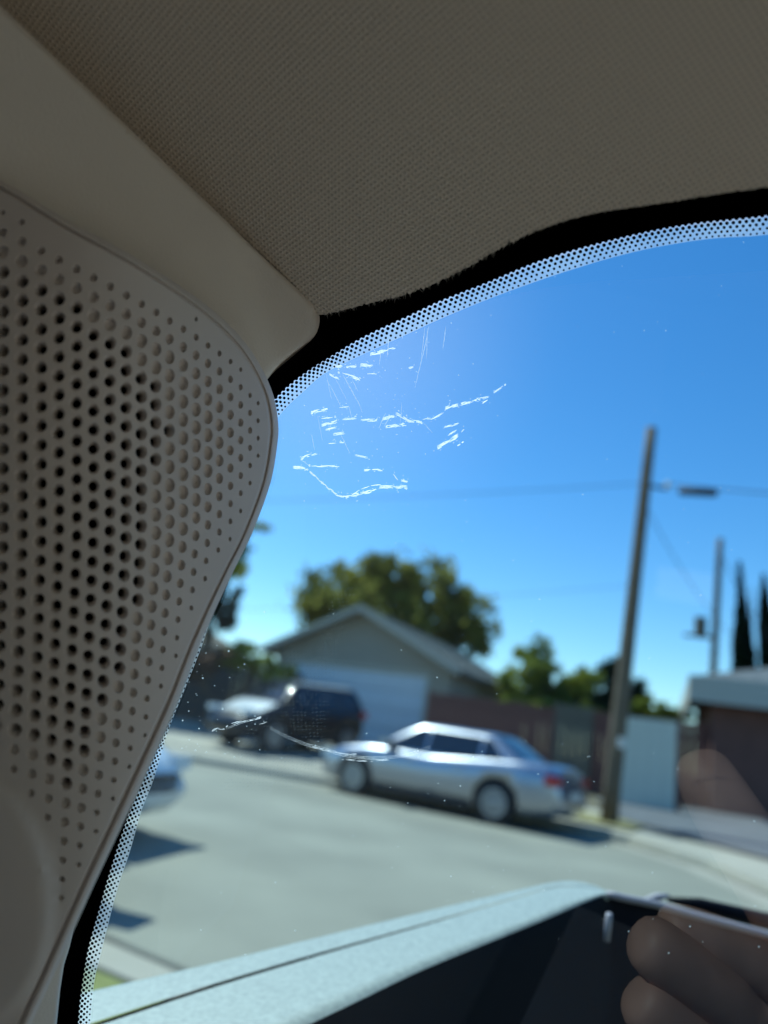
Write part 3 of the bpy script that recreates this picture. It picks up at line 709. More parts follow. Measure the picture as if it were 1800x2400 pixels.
# bright rim of the film
V = []; F = []
dots = MB()
s = 0.0; i = 0; row_s = []
S3 = []
def point_at(s_):
    import bisect
    j = min(max(bisect.bisect(LO, s_)-1, 0), len(OUT)-2); t = (s_-LO[j])/(LO[j+1]-LO[j])
    return OUT[j][0]+(OUT[j+1][0]-OUT[j][0])*t, OUT[j][1]+(OUT[j+1][1]-OUT[j][1])*t
s = 0; idx = 0
while s < LO[-1]:
    x, y = point_at(s); pitch = 0.00192 * FPX / gd(x, y)
    q = inner_near(x, y); dx, dy = q[0]-x, q[1]-y; wd = math.hypot(dx, dy)
    if -50 < x < 1900 and 430 < y < 2480:
        rows = 5
        for k in range(0, rows):
            if (k + idx) % 2: continue
            f = (k+.0)/rows; rr = pitch*(.37 - .23*f); cxp, cyp = x+dx*f*1.12, y+dy*f*1.12
            c = gp(cxp, cyp, .0010); kk = rr*gd(cxp, cyp)/FPX
            P = [c + kk*(math.cos(t*math.pi/5)*RT + math.sin(t*math.pi/5)*UP) for t in range(10)]
            dots.add(P, [tuple(range(10))])
    s += pitch*.5*1.05; idx += 1
o = dots.make('border_dots', M['fritblack'], glass, world=True); tag(o, kind='stuff')

# ---- scratches: slivers on the inner face
def Z6(p): return (600+p[0]/2.765, 700+p[1]/2.765)
def Z2(p): return (400+p[0]/3.318, 1500+p[1]/3.318)
sc_d = MB(); sc_t = MB()
def sliver(mb, pts, w, jag=0.0):
    """tapering facet along photo-measured points on the pane, tipped up like the wall of a groove"""
    n_ = len(pts); V = []
    for i, (x, y) in enumerate(pts):
        a = pts[max(i-1, 0)]; b = pts[min(i+1, n_-1)]; dx, dy = b[0]-a[0], b[1]-a[1]; L = math.hypot(dx, dy) or 1; t = i/(n_-1)
        ww = w*(.25+.75*math.sin(math.pi*min(max(t, .04), .96)))*.5; nx_, ny_ = -dy/L, dx/L
        w1 = ww*(1-jag*random.random()); w2 = ww*(1-jag*random.random())
        tilt = 1.5*ny_ *(gd(x, y)/FPX)
        V += [gp(x+nx_*w1, y+ny_*w1, .0006 - tilt*w1*.5), gp(x-nx_*w2, y-ny_*w2, .0006 + tilt*w2*.5)]
    mb.add(V, [(2*i, 2*i+1, 2*i+3, 2*i+2) for i in range(n_-1)])
def path(P, conv, step=3):
    pts = [(p.x, p.y) for p in spline([(*conv(p), 0) for p in P], step)]
    if len(pts) < 3: pts = [pts[0], ((pts[0][0]+pts[-1][0])/2, (pts[0][1]+pts[-1][1])/2), pts[-1]]
    return pts
def stroke(P, w, dens, conv, thick=2.2, mb=None, whole=False):
    """parallel streaks laid side by side, never on top of each other"""
    pts = path(P, conv); n_ = len(pts); sc = 1/2.765
    lanes = max(1, int(round(w*sc/1.9)))
    if whole: lanes = dens
    for k in range(lanes):
        off = (k-(lanes-1)/2)*(2.3 if not whole else 3.0)
        i0 = 0
        while i0 < n_-2:
            ln = n_ if whole else int(random.uniform(3, 14)); i1 = min(n_, i0+ln)
            if i1-i0 >= 2 and (whole or random.random() < .97 - .35*abs(off)/(w*sc*.6+1)):
                sg = [(x+random.gauss(0, .25), y+off+random.gauss(0, .3)) for x, y in pts[i0:i1]]
                sliver(mb or sc_d, sg, (1.5 if whole else 2.5)*random.uniform(.7, 1.2)*min(1.2, thick/1.8), .45)
            i0 = i1 + (0 if whole else random.choice((0, 0, 1)))
def fl(P, w, dens, t=2.2):
    stroke(P, w, dens, Z6, t)
    pts = path(P, Z6)
    for _ in range(int(dens*.35)):     # short cross ticks and crumbs round the scuff
        x, y = random.choice(pts); x += random.gauss(0, w*.25); y += random.choice((-1, 1))*(w/5.5+random.expovariate(1/2.5)); a_ = random.gauss(-.5, .5); L_ = random.uniform(1.5, 5)
        sliver(sc_t, [(x, y), (x+L_*.5*math.cos(a_), y+L_*.5*math.sin(a_)), (x+L_*math.cos(a_), y+L_*math.sin(a_))], 1.2)
fl([(240,1092),(320,1105),(400,1170),(480,1240),(560,1280),(640,1270),(720,1255),(780,1235)], 16, 46)
fl([(800,1217),(880,1215),(980,1224)], 20, 26); fl([(620,1275),(680,1235),(760,1210),(810,1205)], 6, 6, 1.6)
fl([(940,1180),(985,1192)], 18, 14); fl([(890,1140),(920,1180)], 8, 5); fl([(700,1112),(760,1110),(820,1112)], 8, 14)
fl([(340,1080),(430,1085),(540,1085)], 12, 18, 1.8); fl([(290,1040),(330,1020),(400,1000)], 16, 14, 1.3)
fl([(355,740),(410,725),(465,710)], 18, 24); fl([(425,780),(520,770)], 12, 14, 1.8); fl([(425,820),(525,797)], 14, 18, 1.8)
fl([(450,850),(530,832)], 10, 10, 1.6); fl([(470,935),(570,930)], 10, 9, 1.5); fl([(500,880),(570,870)], 16, 6, 1.3)
fl([(475,490),(535,520)], 12, 14); fl([(530,480),(600,500),(680,522)], 16, 34, 2.6); fl([(585,440),(650,435)], 14, 16); fl([(675,430),(760,430)], 18, 22)
fl([(500,435),(560,440)], 14, 14); fl([(740,360),(830,340),(905,320)], 14, 18, 2.0); fl([(1225,710),(1320,685),(1440,650)], 16, 44, 2.6)
fl([(1440,650),(1510,635)], 8, 9, 1.6); fl([(1465,680),(1500,655)], 6, 5, 1.6); fl([(905,740),(960,770),(1000,795),(1080,800)], 20, 40, 1.8)
fl([(1080,785),(1160,770),(1215,735)], 10, 14, 1.6); fl([(1175,965),(1230,935),(1310,885)], 20, 22, 1.8)
fl([(1250,880),(1300,855)], 8, 5, 1.5); fl([(1305,955),(1345,925)], 6, 5, 1.8); fl([(1330,865),(1350,845)], 4, 3, 1.6)
fl([(680,790),(790,785)], 14, 12, 1.5); fl([(840,830),(975,815)], 14, 18, 1.8); fl([(820,780),(900,760)], 14, 10, 1.4)
fl([(1220,830),(1320,805)], 14, 10, 1.5); fl([(640,1010),(730,1030)], 14, 8, 1.4); fl([(990,450),(1020,440)], 8, 4, 1.5); fl([(720,490),(800,490)], 8, 8, 1.6)
fl([(540,705),(600,700)], 6, 5, 1.4); fl([(560,780),(650,770)], 14, 8, 1.4); fl([(1540,610),(1620,555)], 10, 5, 1.2)
for P in ([(1120,180),(1090,330),(1060,450),(1030,580)], [(1110,190),(1105,390)], [(1095,180),(1070,400)], [(455,490),(490,650)], [(510,510),(590,660)], [(570,500),(670,685)], [(560,490),(665,680)],
          [(620,520),(660,600)], [(480,560),(550,700)], [(545,870),(610,1005)], [(360,880),(380,980)], [(840,740),(795,840)], [(870,760),(830,830)], [(945,670),(935,820)], [(600,690),(620,770)],
          [(660,660),(690,740)], [(1080,800),(1145,870)], [(400,760),(430,920)], [(1230,180),(1210,330)], [(860,260),(850,380)], [(290,1040),(340,1080)], [(810,320),(800,430)], [(950,200),(948,260)]):
    stroke(P, 3, 1, Z6, 1.4, sc_t, whole=True)
def f2(P, w, dens, t=2.0, whole=False): stroke(P, w, dens, Z2, t, sc_t, whole)
f2([(430,680),(470,655),(560,632),(640,618),(705,600)], 9, 22, 1.8, False); f2([(430,690),(560,640),(705,604)], 8, 2, 1.0, True); f2([(690,660),(750,640)], 8, 8, 1.6); f2([(320,710),(360,690),(420,695)], 10, 8, 1.2)
f2([(770,680),(900,750),(1050,810),(1200,850),(1350,895),(1500,915),(1659,915),(1860,890),(2020,830)], 14, 3, 1.0, True)
f2([(1100,830),(1300,880),(1450,890)], 12, 12, 1.4); f2([(1330,925),(1500,940),(1700,930)], 8, 5, 1.2)
tag(sc_d.make('scratch', M['scratch'], glass, world=True), 'bright white scuffs', kind='stuff'); tag(sc_t.make('scratch', M['hair'], glass, world=True), 'fine hairline scratches', kind='stuff')
# dust specks
du = MB()
def speck(x, y, r_):
    c = gp(x, y, .0005); kk = r_*gd(x, y)/FPX; ph = random.random()*6; e = random.uniform(.4, 1)
    du.add([c + kk*(math.cos(t*math.pi/3+ph)*RT + e*math.sin(t*math.pi/3+ph)*UP) for t in range(6)], [tuple(range(6))])
for _ in range(170): speck(random.uniform(380, 1800), random.uniform(560, 2250), random.choice((.8, 1, 1, 1.3, 1.7)))
for _ in range(70): speck(random.uniform(410, 620), random.uniform(1400, 1800), random.uniform(.8, 2.3))
for _ in range(170): speck(random.gauss(830, 120), random.gauss(930, 110), random.choice((.8, 1, 1.4)))
for _ in range(22): speck(random.uniform(860, 1400), random.uniform(1740, 1930), random.uniform(1, 2.0))
tag(du.make('dust_specks', M['dust'], glass, world=True), kind='stuff')

sm_ = MB()  # specks that paint the headliner weave's reflection onto the pane
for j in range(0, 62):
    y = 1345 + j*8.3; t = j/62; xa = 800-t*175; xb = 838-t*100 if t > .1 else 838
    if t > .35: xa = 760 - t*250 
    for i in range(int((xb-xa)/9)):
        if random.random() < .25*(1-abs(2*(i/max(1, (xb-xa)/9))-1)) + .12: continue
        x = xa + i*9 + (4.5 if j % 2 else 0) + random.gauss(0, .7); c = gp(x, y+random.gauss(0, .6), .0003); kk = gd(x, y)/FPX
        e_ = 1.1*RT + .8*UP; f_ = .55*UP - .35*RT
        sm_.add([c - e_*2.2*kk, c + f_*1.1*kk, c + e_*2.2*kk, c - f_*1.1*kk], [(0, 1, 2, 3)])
M['weave_reflection'] = scatter_mat('faint_reflection', 0.13, (.7, .8, .85))
tag(sm_.make('weave_reflection', M['weave_reflection'], glass, world=True), kind='stuff')

# ---- speaker panel with real holes
def dgr(x, y):
    x_ = max(x, -400)
    d = .198 + .050*(max(x_, 0)/620)**2.2 + (0.00001*(x_ if x_ < 0 else 0))
    # faint dome in the lower left
    q = math.hypot((x-(-150))/285, (y-2120)/345); d -= .0018*max(0, min(1, (1.0-q)/.10))
    return d
def slope(x): return (dgr(x+2, 900)-dgr(x-2, 900))/4
OUTL = [(-500, 190), (-250, 300), (0, 421), (80, 468), (169, 522), (295, 590), (422, 670), (506, 733), (570, 797), (612, 860), (641, 927), (652, 990), (650, 1042), (633, 1135), (591, 1249), (548, 1337), (506, 1426), (464, 1523), (422, 1633), (389, 1710), (346, 1806), (285, 1937), (221, 2073), (158, 2213), (111, 2317), (73, 2400), (10, 2550), (-60, 2750)]
OL = [(p.x, p.y) for p in spline([(a, b, 0) for a, b in OUTL], 16)]
poly = OL + [(-500, 2750)]
def inside(x, y, P):
    c = False; j = len(P)-1
    for i in range(len(P)):
        xi, yi = P[i]; xj, yj = P[j]
        if (yi > y) != (yj > y) and x < (xj-xi)*(y-yi)/(yj-yi)+xi: c = not c
        j = i
    return c
def dist_ol(x, y):
    k = min(range(len(OL)), key=lambda i: (x-OL[i][0])**2+(y-OL[i][1])**2); best = 1e9
    for j in (k-1, k):
        if 0 <= j < len(OL)-1:
            (ax, ay), (bx_, by_) = OL[j], OL[j+1]; dx, dy = bx_-ax, by_-ay; t = max(0, min(1, ((x-ax)*dx+(y-ay)*dy)/(dx*dx+dy*dy))); best = min(best, math.hypot(x-ax-t*dx, y-ay-t*dy))
    return best
COLX = [-87, -42, 4, 49, 94, 136, 178, 218, 257, 295, 331, 365, 397, 429, 459, 487, 514, 540, 564, 586, 605]
holes = []
for ci, cx0 in enumerate(COLX):
    for k in range(-2, 60):
        y = 452 + (k + (.5 if ci % 2 else 0)) * (46.2 - 0.0085*max(cx0, 0)) ; 
        v = y - 452
        # rows converge gently and the columns lean left towards the bottom
        x = cx0 - max(0, y-1250)*0.028*(1+cx0/400) + (0 if y > 900 else (900-y)*.006)
        if y > 2300 or not inside(x, y, poly): continue
        # keep the rows parallel to the outline
        dd = dist_ol(x, y)
        if dd < 39 or (dd < 56 and y < 800 and x < 450): continue
        q = math.hypot((x-(-150))/285, (y-2120)/345)
        if q < 1.03: continue
        # size: full in the middle, shrinking to the rim
        edge = min(dd-20 if x > 0 and y > 500 else dd-44, (q-1.0)*300+30)
        rr = 4.6 + 12.6*max(0, min(1, (edge-12)/125))
        through = dd > 150 + 112*math.exp(-((y-1080)/260)**2) and q > 1.33
        holes.append((x, y, rr, through))
NS = 12
pts2 = []; edges = []; hid = []
def addloop(P, h_):
    b0 = len(pts2)
    for p_ in P: pts2.append(Vector(p_)); hid.append(h_)
    for i in range(len(P)): edges.append((b0+i, b0+(i+1) % len(P)))
    return b0
RIM = [0, 1.5, 3, 5, 7, 9, 11, 13, 15, 17, 19, 21, 23, 25, 27, 29, 31, 34]
def ofs(P, d):
    out = []
    for i in range(len(P)):
        a = P[max(i-1, 0)]; b = P[min(i+1, len(P)-1)]; L = math.hypot(b[0]-a[0], b[1]-a[1]); out.append((P[i][0]-(b[1]-a[1])/L*d, P[i][1]+(b[0]-a[0])/L*d))
    return out
INR = ofs(OL, RIM[-1])
poly_in = INR + [(-500, INR[-1][1])]
addloop(poly_in, -1)
loops = []
for hi, (x, y, rr, th) in enumerate(holes):
    D_ = dgr(x, y); sl_ = slope(x)*FPX/D_; cs = 1/math.sqrt(1+sl_*sl_)
    loops.append((x, y, rr, rr*max(.45, cs), th))
    addloop([(x + rr*max(.45, cs)*math.cos(2*math.pi*k/NS), y + rr*math.sin(2*math.pi*k/NS)) for k in range(NS)], hi)
for gx_ in range(-480, 660, 17):
    for gy_ in range(220, 2740, 17):
        if inside(gx_, gy_, poly_in) and dist_ol(gx_, gy_) > 42 and all(abs(gx_-h_[0]) > 20 or abs(gy_-h_[1]) > 20 for h_ in holes): pts2.append(Vector((gx_, gy_))); hid.append(-2)
res = delaunay_2d_cdt(pts2, edges, [], 0, 1e-4)
vv, _, ff, ov = res[0], res[1], res[2], res[3]
own = [(-3 if not o_ else hid[o_[0]]) for o_ in ov]
def edge_drop(x, y, d):
    dr = 0
    if d < 14: dr += .0022*(1-d/14)**2
    k_ = max(0, min(1, (y-1300)/500)); w = 5.5+2.5*k_; c0 = 17+7*k_
    if abs(d-c0) < w: dr += .0013*(math.cos((d-c0)/w*math.pi)+1)*.5
    return dr
# rings that shape the rim groove
PV = [at(v.x, v.y, dgr(v.x, v.y)) for v in vv]
PF = []
for f in ff:
    hs = {own[i] for i in f}
    if len(hs) == 1 and next(iter(hs)) >= 0: continue
    cx_ = sum(vv[i].x for i in f)/3; cyy = sum(vv[i].y for i in f)/3
    if not inside(cx_, cyy, poly_in): continue
    PF.append(tuple(f))
rb = len(PV); nr = len(RIM)
rr_ = [ofs(OL, d_) for d_ in RIM]
for i in range(len(OL)):
    for j, d_ in enumerate(RIM): x, y = rr_[j][i]; PV.append(at(x, y, dgr(x, y) + (edge_drop(x, y, d_) if j < nr-1 else 0)))
PF += [(rb+i*nr+j, rb+i*nr+j+1, rb+(i+1)*nr+j+1, rb+(i+1)*nr+j) for i in range(len(OL)-1) for j in range(nr-1)]
base_n = len(PV); 
spk = empty('speaker_panel', tuple(at(250, 1300, .21)), 0, label='warm grey perforated speaker panel with a rounded edge, left foreground', cat='speaker panel')
hole_mb_V = []; hole_F = []; 
for (x, y, ry, rx_, th) in loops:
    D_ = dgr(x, y); sl_ = slope(x)
    if th: rings = [(1, 0), (.94, .0003), (.82, .0010), (.68, .0017), (.65, .0050)]
    else: rings = [(1, 0), (.94, .0004), (.85, .0012), (.5, .0015)]
    b0 = len(hole_mb_V)
    for (sc_, dp) in rings:
        for k in range(NS):
            t = 2*math.pi*k/NS; px = x + rx_*sc_*math.cos(t); py = y + ry*sc_*math.sin(t)
            nrm_ = (FWD + RT*(-sl_*FPX/D_)).normalized()
            hole_mb_V.append(at(px, py, dgr(px, py)) + nrm_*dp)
    for i in range(len(rings)-1):
        for k in range(NS): hole_F.append((b0+i*NS+k, b0+i*NS+(k+1) % NS, b0+(i+1)*NS+(k+1) % NS, b0+(i+1)*NS+k))
    if not th: hole_F.append(tuple(b0+(len(rings)-1)*NS+k for k in range(NS)))
# flange behind the rim
fl0 = len(PV) ; FV = []
for x, y in OL:
    d0 = dgr(x, y)+.0022; FV += [at(x, y, d0), at(x-3, y+1, d0+.004), at(x-10, y+2, max(d0+.006, gd(x, y)-.003))]
FF = [(3*i+j, 3*i+j+1, 3*i+j+4, 3*i+j+3) for i in range(len(OL)-1) for j in range(2)]
allV = PV + hole_mb_V + FV; allF = PF + [tuple(i+base_n for i in f) for f in hole_F] + [tuple(i+base_n+len(hole_mb_V) for i in f) for f in FF]
panel = obj('panel', allV, allF, M['grille'], spk, world=True, smooth=True)
bm = bmesh.new(); bm.from_mesh(panel.data); bmesh.ops.remove_doubles(bm, verts=bm.verts[:], dist=5e-6); bmesh.ops.recalc_face_normals(bm, faces=bm.faces[:]); bm.to_mesh(panel.data); bm.free()
panel.data.polygons.foreach_set('use_smooth', [True]*len(panel.data.polygons)); panel.data.set_sharp_from_angle(angle=R(38))
# dark mesh behind
V = []; nxx = 20
bx = [-480 + i*55 for i in range(20)]; by = [250 + j*90 for j in range(28)]
idm = {}
for j, y in enumerate(by):
    for i, x in enumerate(bx):
        if inside(x, y, poly) and dist_ol(x, y) > 25: idm[(i, j)] = len(V); V.append(at(x, y, dgr(x, y)+.007))
F = [(idm[(i,j)], idm[(i+1,j)], idm[(i+1,j+1)], idm[(i,j+1)]) for i in range(19) for j in range(27) if all(k in idm for k in ((i,j),(i+1,j),(i+1,j+1),(i,j+1)))]
obj('backing', V, F, M['hole'], spk, world=True)

# ---- pillar trim (upper) and its lower tail
def dtr(x, y): return 1/(5.258 - .00112*x - .00076*y)
SEAM = [(-500+1222*k/10, -466+1166*k/10) for k in range(11)]
CORN = [(740, 720), (749, 742), (747, 766), (736, 790), (715, 810), (682, 838), (640, 874), (600, 925), (560, 990)]
ED = [(p.x, p.y) for p in spline([(a, b, 0) for a, b in SEAM + CORN], 12)]
tp_poly = ED + [(300, 1000), (-500, 800)]
pts2 = [Vector(p_) for p_ in tp_poly]; eds = [(i, (i+1) % len(pts2)) for i in range(len(pts2))]
def dist_p(x, y, P): 
    best = 1e9
    for (ax, ay), (bx_, by_) in zip(P, P[1:]):
        dx, dy = bx_-ax, by_-ay; t = max(0, min(1, ((x-ax)*dx+(y-ay)*dy)/(dx*dx+dy*dy+1e-9))); best = min(best, math.hypot(x-ax-t*dx, y-ay-t*dy))
    return best
edp = ED[::3] + [ED[-1]]
for gx_ in range(-490, 760, 14):
    for gy_ in range(-420, 1000, 14):
        if inside(gx_, gy_, tp_poly) and dist_p(gx_, gy_, edp) > 6: pts2.append(Vector((gx_, gy_)))
for off_ in (5, 10):
    for i in range(0, len(ED)-1):
        (ax, ay), (bx_, by_) = ED[i], ED[i+1]; L = math.hypot(bx_-ax, by_-ay); 
        px, py = ax - (by_-ay)/L*off_, ay + (bx_-ax)/L*off_
        if inside(px, py, tp_poly): pts2.append(Vector((px, py)))
res = delaunay_2d_cdt(pts2, eds, [], 0, 1e-4)
def trim_d(x, y):
    d = dtr(x, y); e = dist_p(x, y, edp)
    if e < 13: d += .0022*(1-e/13)**2
    # soft crease that turns down towards the window at the corner
    s_ = (x-560)*.80 - (y-600)*.25
    d += .0035*(1/(1+math.exp(-(s_-0)/9)) - 1/(1+math.exp(-(s_-75)/16)))*.6*max(0, min(1, (y-480)/140))
    return d
PV = [at(v.x, v.y, trim_d(v.x, v.y)) for v in res[0]]
PF = [tuple(f) for f in res[2] if inside(sum(res[0][i].x for i in f)/3, sum(res[0][i].y for i in f)/3, tp_poly)]
nb = len(PV)
for x, y in ED: d0 = dtr(x, y)+.0022; PV += [at(x, y, d0), at(x-2, y+2, max(d0+.001, min(d0+.030, gd(x, y)-.0025)))]
PF += [(nb+2*i, nb+2*i+1, nb+2*i+3, nb+2*i+2) for i in range(len(ED)-1)]
tr_o = obj('pillar_trim', PV, PF, M['trim'], None, tuple(at(400, 600, .23)), world=True, smooth=True)
bm = bmesh.new(); bm.from_mesh(tr_o.data); bmesh.ops.remove_doubles(bm, verts=bm.verts[:], dist=1e-6); bmesh.ops.recalc_face_normals(bm, faces=bm.faces[:]); bm.to_mesh(tr_o.data); bm.free()
tag(tr_o, 'smooth grey beige pillar trim between the perforated panel and headliner', 'pillar trim')
# lower tail strip
LT = [(175, 2170), (163, 2220), (150, 2262), (141, 2320), (133, 2400), (128, 2500), (120, 2700)]
V = []
for x, y in LT: V += [at(x, y, .246), at(x-8, y, .240), at(x-120, y, .236)]
lt = obj('lower_trim', V, [(3*i+j, 3*i+j+1, 3*i+j+4, 3*i+j+3) for i in range(len(LT)-1) for j in range(2)], M['trim'], None, tuple(at(120, 2350, .24)), world=True, smooth=True)
tag(lt, 'narrow grey trim strip at bottom left between panel and window border', 'trim strip')

# ---- headliner
def dhl(x, y): return 1/max(2.2, 3.85 + .00005*(x-750) - .001826*(y-735) + .0000009*max(0, x-1100)**2*0 + (.00056*(x-750)))
HE = [(430, 500), (560, 615), (650, 690), (705, 728), (748, 738), (800, 728), (853, 714), (900, 704), (950, 690), (1009, 669), (1060, 645), (1117, 615), (1193, 571), (1280, 533), (1388, 501), (1551, 476), (1800, 438), (2300, 372), (3400, 330)]
HS = [(p.x, p.y) for p in spline([(a, b, 0) for a, b in HE], 4)]
HS = [(x, y + (random.gauss(0, 1.6) if 760 < x < 1260 else random.gauss(0, .7) if x > 1260 else 0)) for x, y in HS]
hp = HS + [(3400, -900), (-700, -900), (-700, -500)]
pts2 = [Vector(p_) for p_ in hp]; eds = [(i, (i+1) % len(pts2)) for i in range(len(pts2))]
for gx_ in range(-680, 3390, 60):
    for gy_ in range(-880, 740, 60):
        if inside(gx_, gy_, hp): pts2.append(Vector((gx_, gy_)))
res = delaunay_2d_cdt(pts2, eds, [], 0, 1e-4)
HV = [at(v.x, v.y, dhl(v.x, v.y)) for v in res[0]]
HF = [tuple(f) for f in res[2] if inside(sum(res[0][i].x for i in f)/3, sum(res[0][i].y for i in f)/3, hp)]
hl_o = obj('headliner', HV, HF, M['headliner'], None, tuple(at(1100, 350, .22)), world=True)
# uv in metres along the cloth
o0 = at(1000, 300, dhl(1000, 300)); e1 = (at(1010, 300, dhl(1010, 300))-o0).normalized(); e2 = (at(1000, 310, dhl(1000, 310))-o0); e2 = (e2 - e1*e2.dot(e1)).normalized()
e1, e2 = (e1*math.cos(.12)+e2*math.sin(.12)), (-e1*math.sin(.12)+e2*math.cos(.12))
uvl = hl_o.data.uv_layers.new(name='UVMap'); loc_ = Vector(hl_o.location)
for lp in hl_o.data.loops:
    q = hl_o.data.vertices[lp.vertex_index].co + loc_ - o0; uvl.data[lp.index].uv = (q.dot(e1), q.dot(e2))
tag(hl_o, 'grey beige woven headliner with tiny pits, overhead', 'headliner')
hr_ = []  # added black strip, stops sky leaking in past the cloth edge
for x, y in HS:
    hr_ += [at(x, y, dhl(x, y)), at(x, y-6, max(dhl(x, y)+.001, gd(x, y)-.0010))]
obj('edge_blocker', hr_, [(2*i, 2*i+1, 2*i+3, 2*i+2) for i in range(len(hr_)//2-1)], M['fritblack'], hl_o, world=True)
fz = MB()
for _ in range(900):
    k = random.randrange(len(HS)-1); x, y = HS[k]
    if not 760 < x < 1800: continue
    if x > 1260 and random.random() < .6: continue
    L_ = random.uniform(4, 13) * (1 if x < 1200 else .6); a_ = random.gauss(math.pi*.5, .6); x += random.uniform(-2, 2)
    p0 = at(x-1.1, y-3, dhl(x, y)-.0003); p1 = at(x+1.1, y-3, dhl(x, y)-.0003); p2_ = at(x+L_*math.cos(a_), y+L_*math.sin(a_), dhl(x, y)+.001)
    fz.add([p0, p1, p2_], [(0, 1, 2)])
M['fray'] = mat('frayed_cloth', (0.16, 0.15, 0.13), 0.95)
tag(fz.make('frayed_fibres', M['fray'], hl_o, world=False), kind='stuff') if False else None
fo = obj('frayed_fibres', [v - loc_ for v in fz.V], fz.F, M['fray'], hl_o); tag(fo, kind='stuff')

# ---- silver body panel outside the window, with its seam, and the black trim beside it
bodyp = empty('bonnet_panel', tuple(at(800, 2300, .42)), 0, label='pale silver car body panel with a dark seam just outside the window', cat='body panel')
TOPE = [(-200, 2400), (223, 2307), (497, 2248), (753, 2188), (982, 2134), (1200, 2086), (1319, 2063), (1381, 2070), (1422, 2088)]
SEAM1 = [(-200, 2520), (60, 2452), (240, 2394), (497, 2310), (746, 2236), (947, 2179), (1190, 2109), (1300, 2078), (1395, 2080), (1424, 2090)]
LOWE = [(200, 2660), (450, 2530), (725, 2400), (850, 2340), (982, 2276), (1150, 2206), (1272, 2156), (1374, 2112), (1420, 2096), (1427, 2093)]
def dp_(x, y): return 1/(2.38 + .0027*(y-2307))
def rs(P, n_):
    S = [(p.x, p.y) for p in spline([(a, b, 0) for a, b in P], 10)]; L = seglen(S); out = []
    for i in range(n_):
        s_ = L[-1]*i/(n_-1); j = 0
        while j < len(L)-2 and L[j+1] < s_: j += 1
        t = (s_-L[j])/((L[j+1]-L[j]) or 1); out.append((S[j][0]+(S[j+1][0]-S[j][0])*t, S[j][1]+(S[j+1][1]-S[j][1])*t))
    return out
N_ = 60; T_, S_, L_ = rs(TOPE, N_), rs(SEAM1, N_), rs(LOWE, N_)
def ribbon(A, Bc, fn, nsub=8, w0=0.0, w1=1.0):
    V = []; 
    for a, b in zip(A, Bc):
        for k in range(nsub+1):
            t = w0+(w1-w0)*k/nsub; x, y = a[0]+(b[0]-a[0])*t, a[1]+(b[1]-a[1])*t; V.append(fn(x, y, k/nsub))
    m_ = nsub+1; F = [(i*m_+k, i*m_+k+1, (i+1)*m_+k+1, (i+1)*m_+k) for i in range(len(A)-1) for k in range(nsub)]
    return V, F
V, F = ribbon(T_, S_, lambda x, y, t: at(x, y, dp_(x, y)) - Vector((0, 0, .004))*((1-min(1, t*5))**2), 16, 0, .945)
obj('outer_panel', V, F, M['panel'], bodyp, world=True, smooth=True)
V, F = ribbon(S_, L_, lambda x, y, t: at(x, y, dp_(x, y)) - Vector((0, 0, .006))*(max(0, (t-.8)/.2)**2), 16, .035, 1.0)
obj('inner_panel', V, F, M['panel'], bodyp, world=True, smooth=True)
V = []
for (tx, ty), (sx_, sy_), (lx, ly) in zip(T_, S_, L_):
    up_ = min(15, .3*(sy_-ty)); dn_ = min(4, .12*(ly-sy_))
    V += [at(sx_, sy_-up_, dp_(sx_, sy_-up_)) - Vector((0, 0, .003)), at(sx_, sy_+dn_, dp_(sx_, sy_+dn_)) - Vector((0, 0, .003))]
F = [(2*i, 2*i+1, 2*i+3, 2*i+2) for i in range(N_-1)]
obj('seam', V, F, M['fritblack'], bodyp, world=True)
# black trim: near-vertical face below the silver edge, continuing right under a pale metal edge
EDG = [(1424, 2092), (1470, 2103), (1540, 2117), (1640, 2145), (1800, 2188), (2200, 2300)]
L2 = L_ + [(p.x, p.y) for p in spline([(a, b, 0) for a, b in EDG], 20)][1:]
def dE(x, y): return dp_(min(x, 1424), y if x < 1424 else 2092) 
blk = empty('black_trim', tuple(at(1300, 2300, .47)), 0, label='glossy black trim below the silver panel with a pale metal edge', cat='trim')
V = []
for x, y in L2:
    p_ = at(x, y+1, dE(x, y)+.001); V += [p_, p_ + Vector((0, -.004, -.012)), p_ + Vector((0, -.012, -.35))]
obj('face', V, [(3*i+j, 3*i+j+1, 3*i+j+4, 3*i+j+3) for i in range(len(L2)-1) for j in range(2)], M['gloss'], blk, world=True, smooth=True)
ee = [at(x, y+3, dE(x, y)-.003) for x, y in [(p.x, p.y) for p in spline([(a, b, 0) for a, b in EDG], 20)]]
MB().tube(ee, [.0022]+[.0026]*(len(ee)-2)+[.003], 10).make('edge_strip', M['edge'], blk, world=True, smooth=True)
e3 = [at(x, y, .63) for x, y in ((1565, 2108), (1640, 2122), (1800, 2160), (2200, 2270))]
MB().tube(e3, [.002, .006, .007, .007], 8).make('rear_lip', M['gloss'], blk, world=True, smooth=True)
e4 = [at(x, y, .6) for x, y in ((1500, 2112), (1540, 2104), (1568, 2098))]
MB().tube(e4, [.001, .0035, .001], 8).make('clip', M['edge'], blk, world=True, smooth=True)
e5 = [at(x, y, .50) for x, y in ((1428, 2142), (1425, 2172), (1422, 2204))]  # pale bar standing in for a small reflection
MB().tube(e5, [.0022, .0024, .0022], 8).make('reflection_bar', M['edge'], blk, world=True, smooth=True)

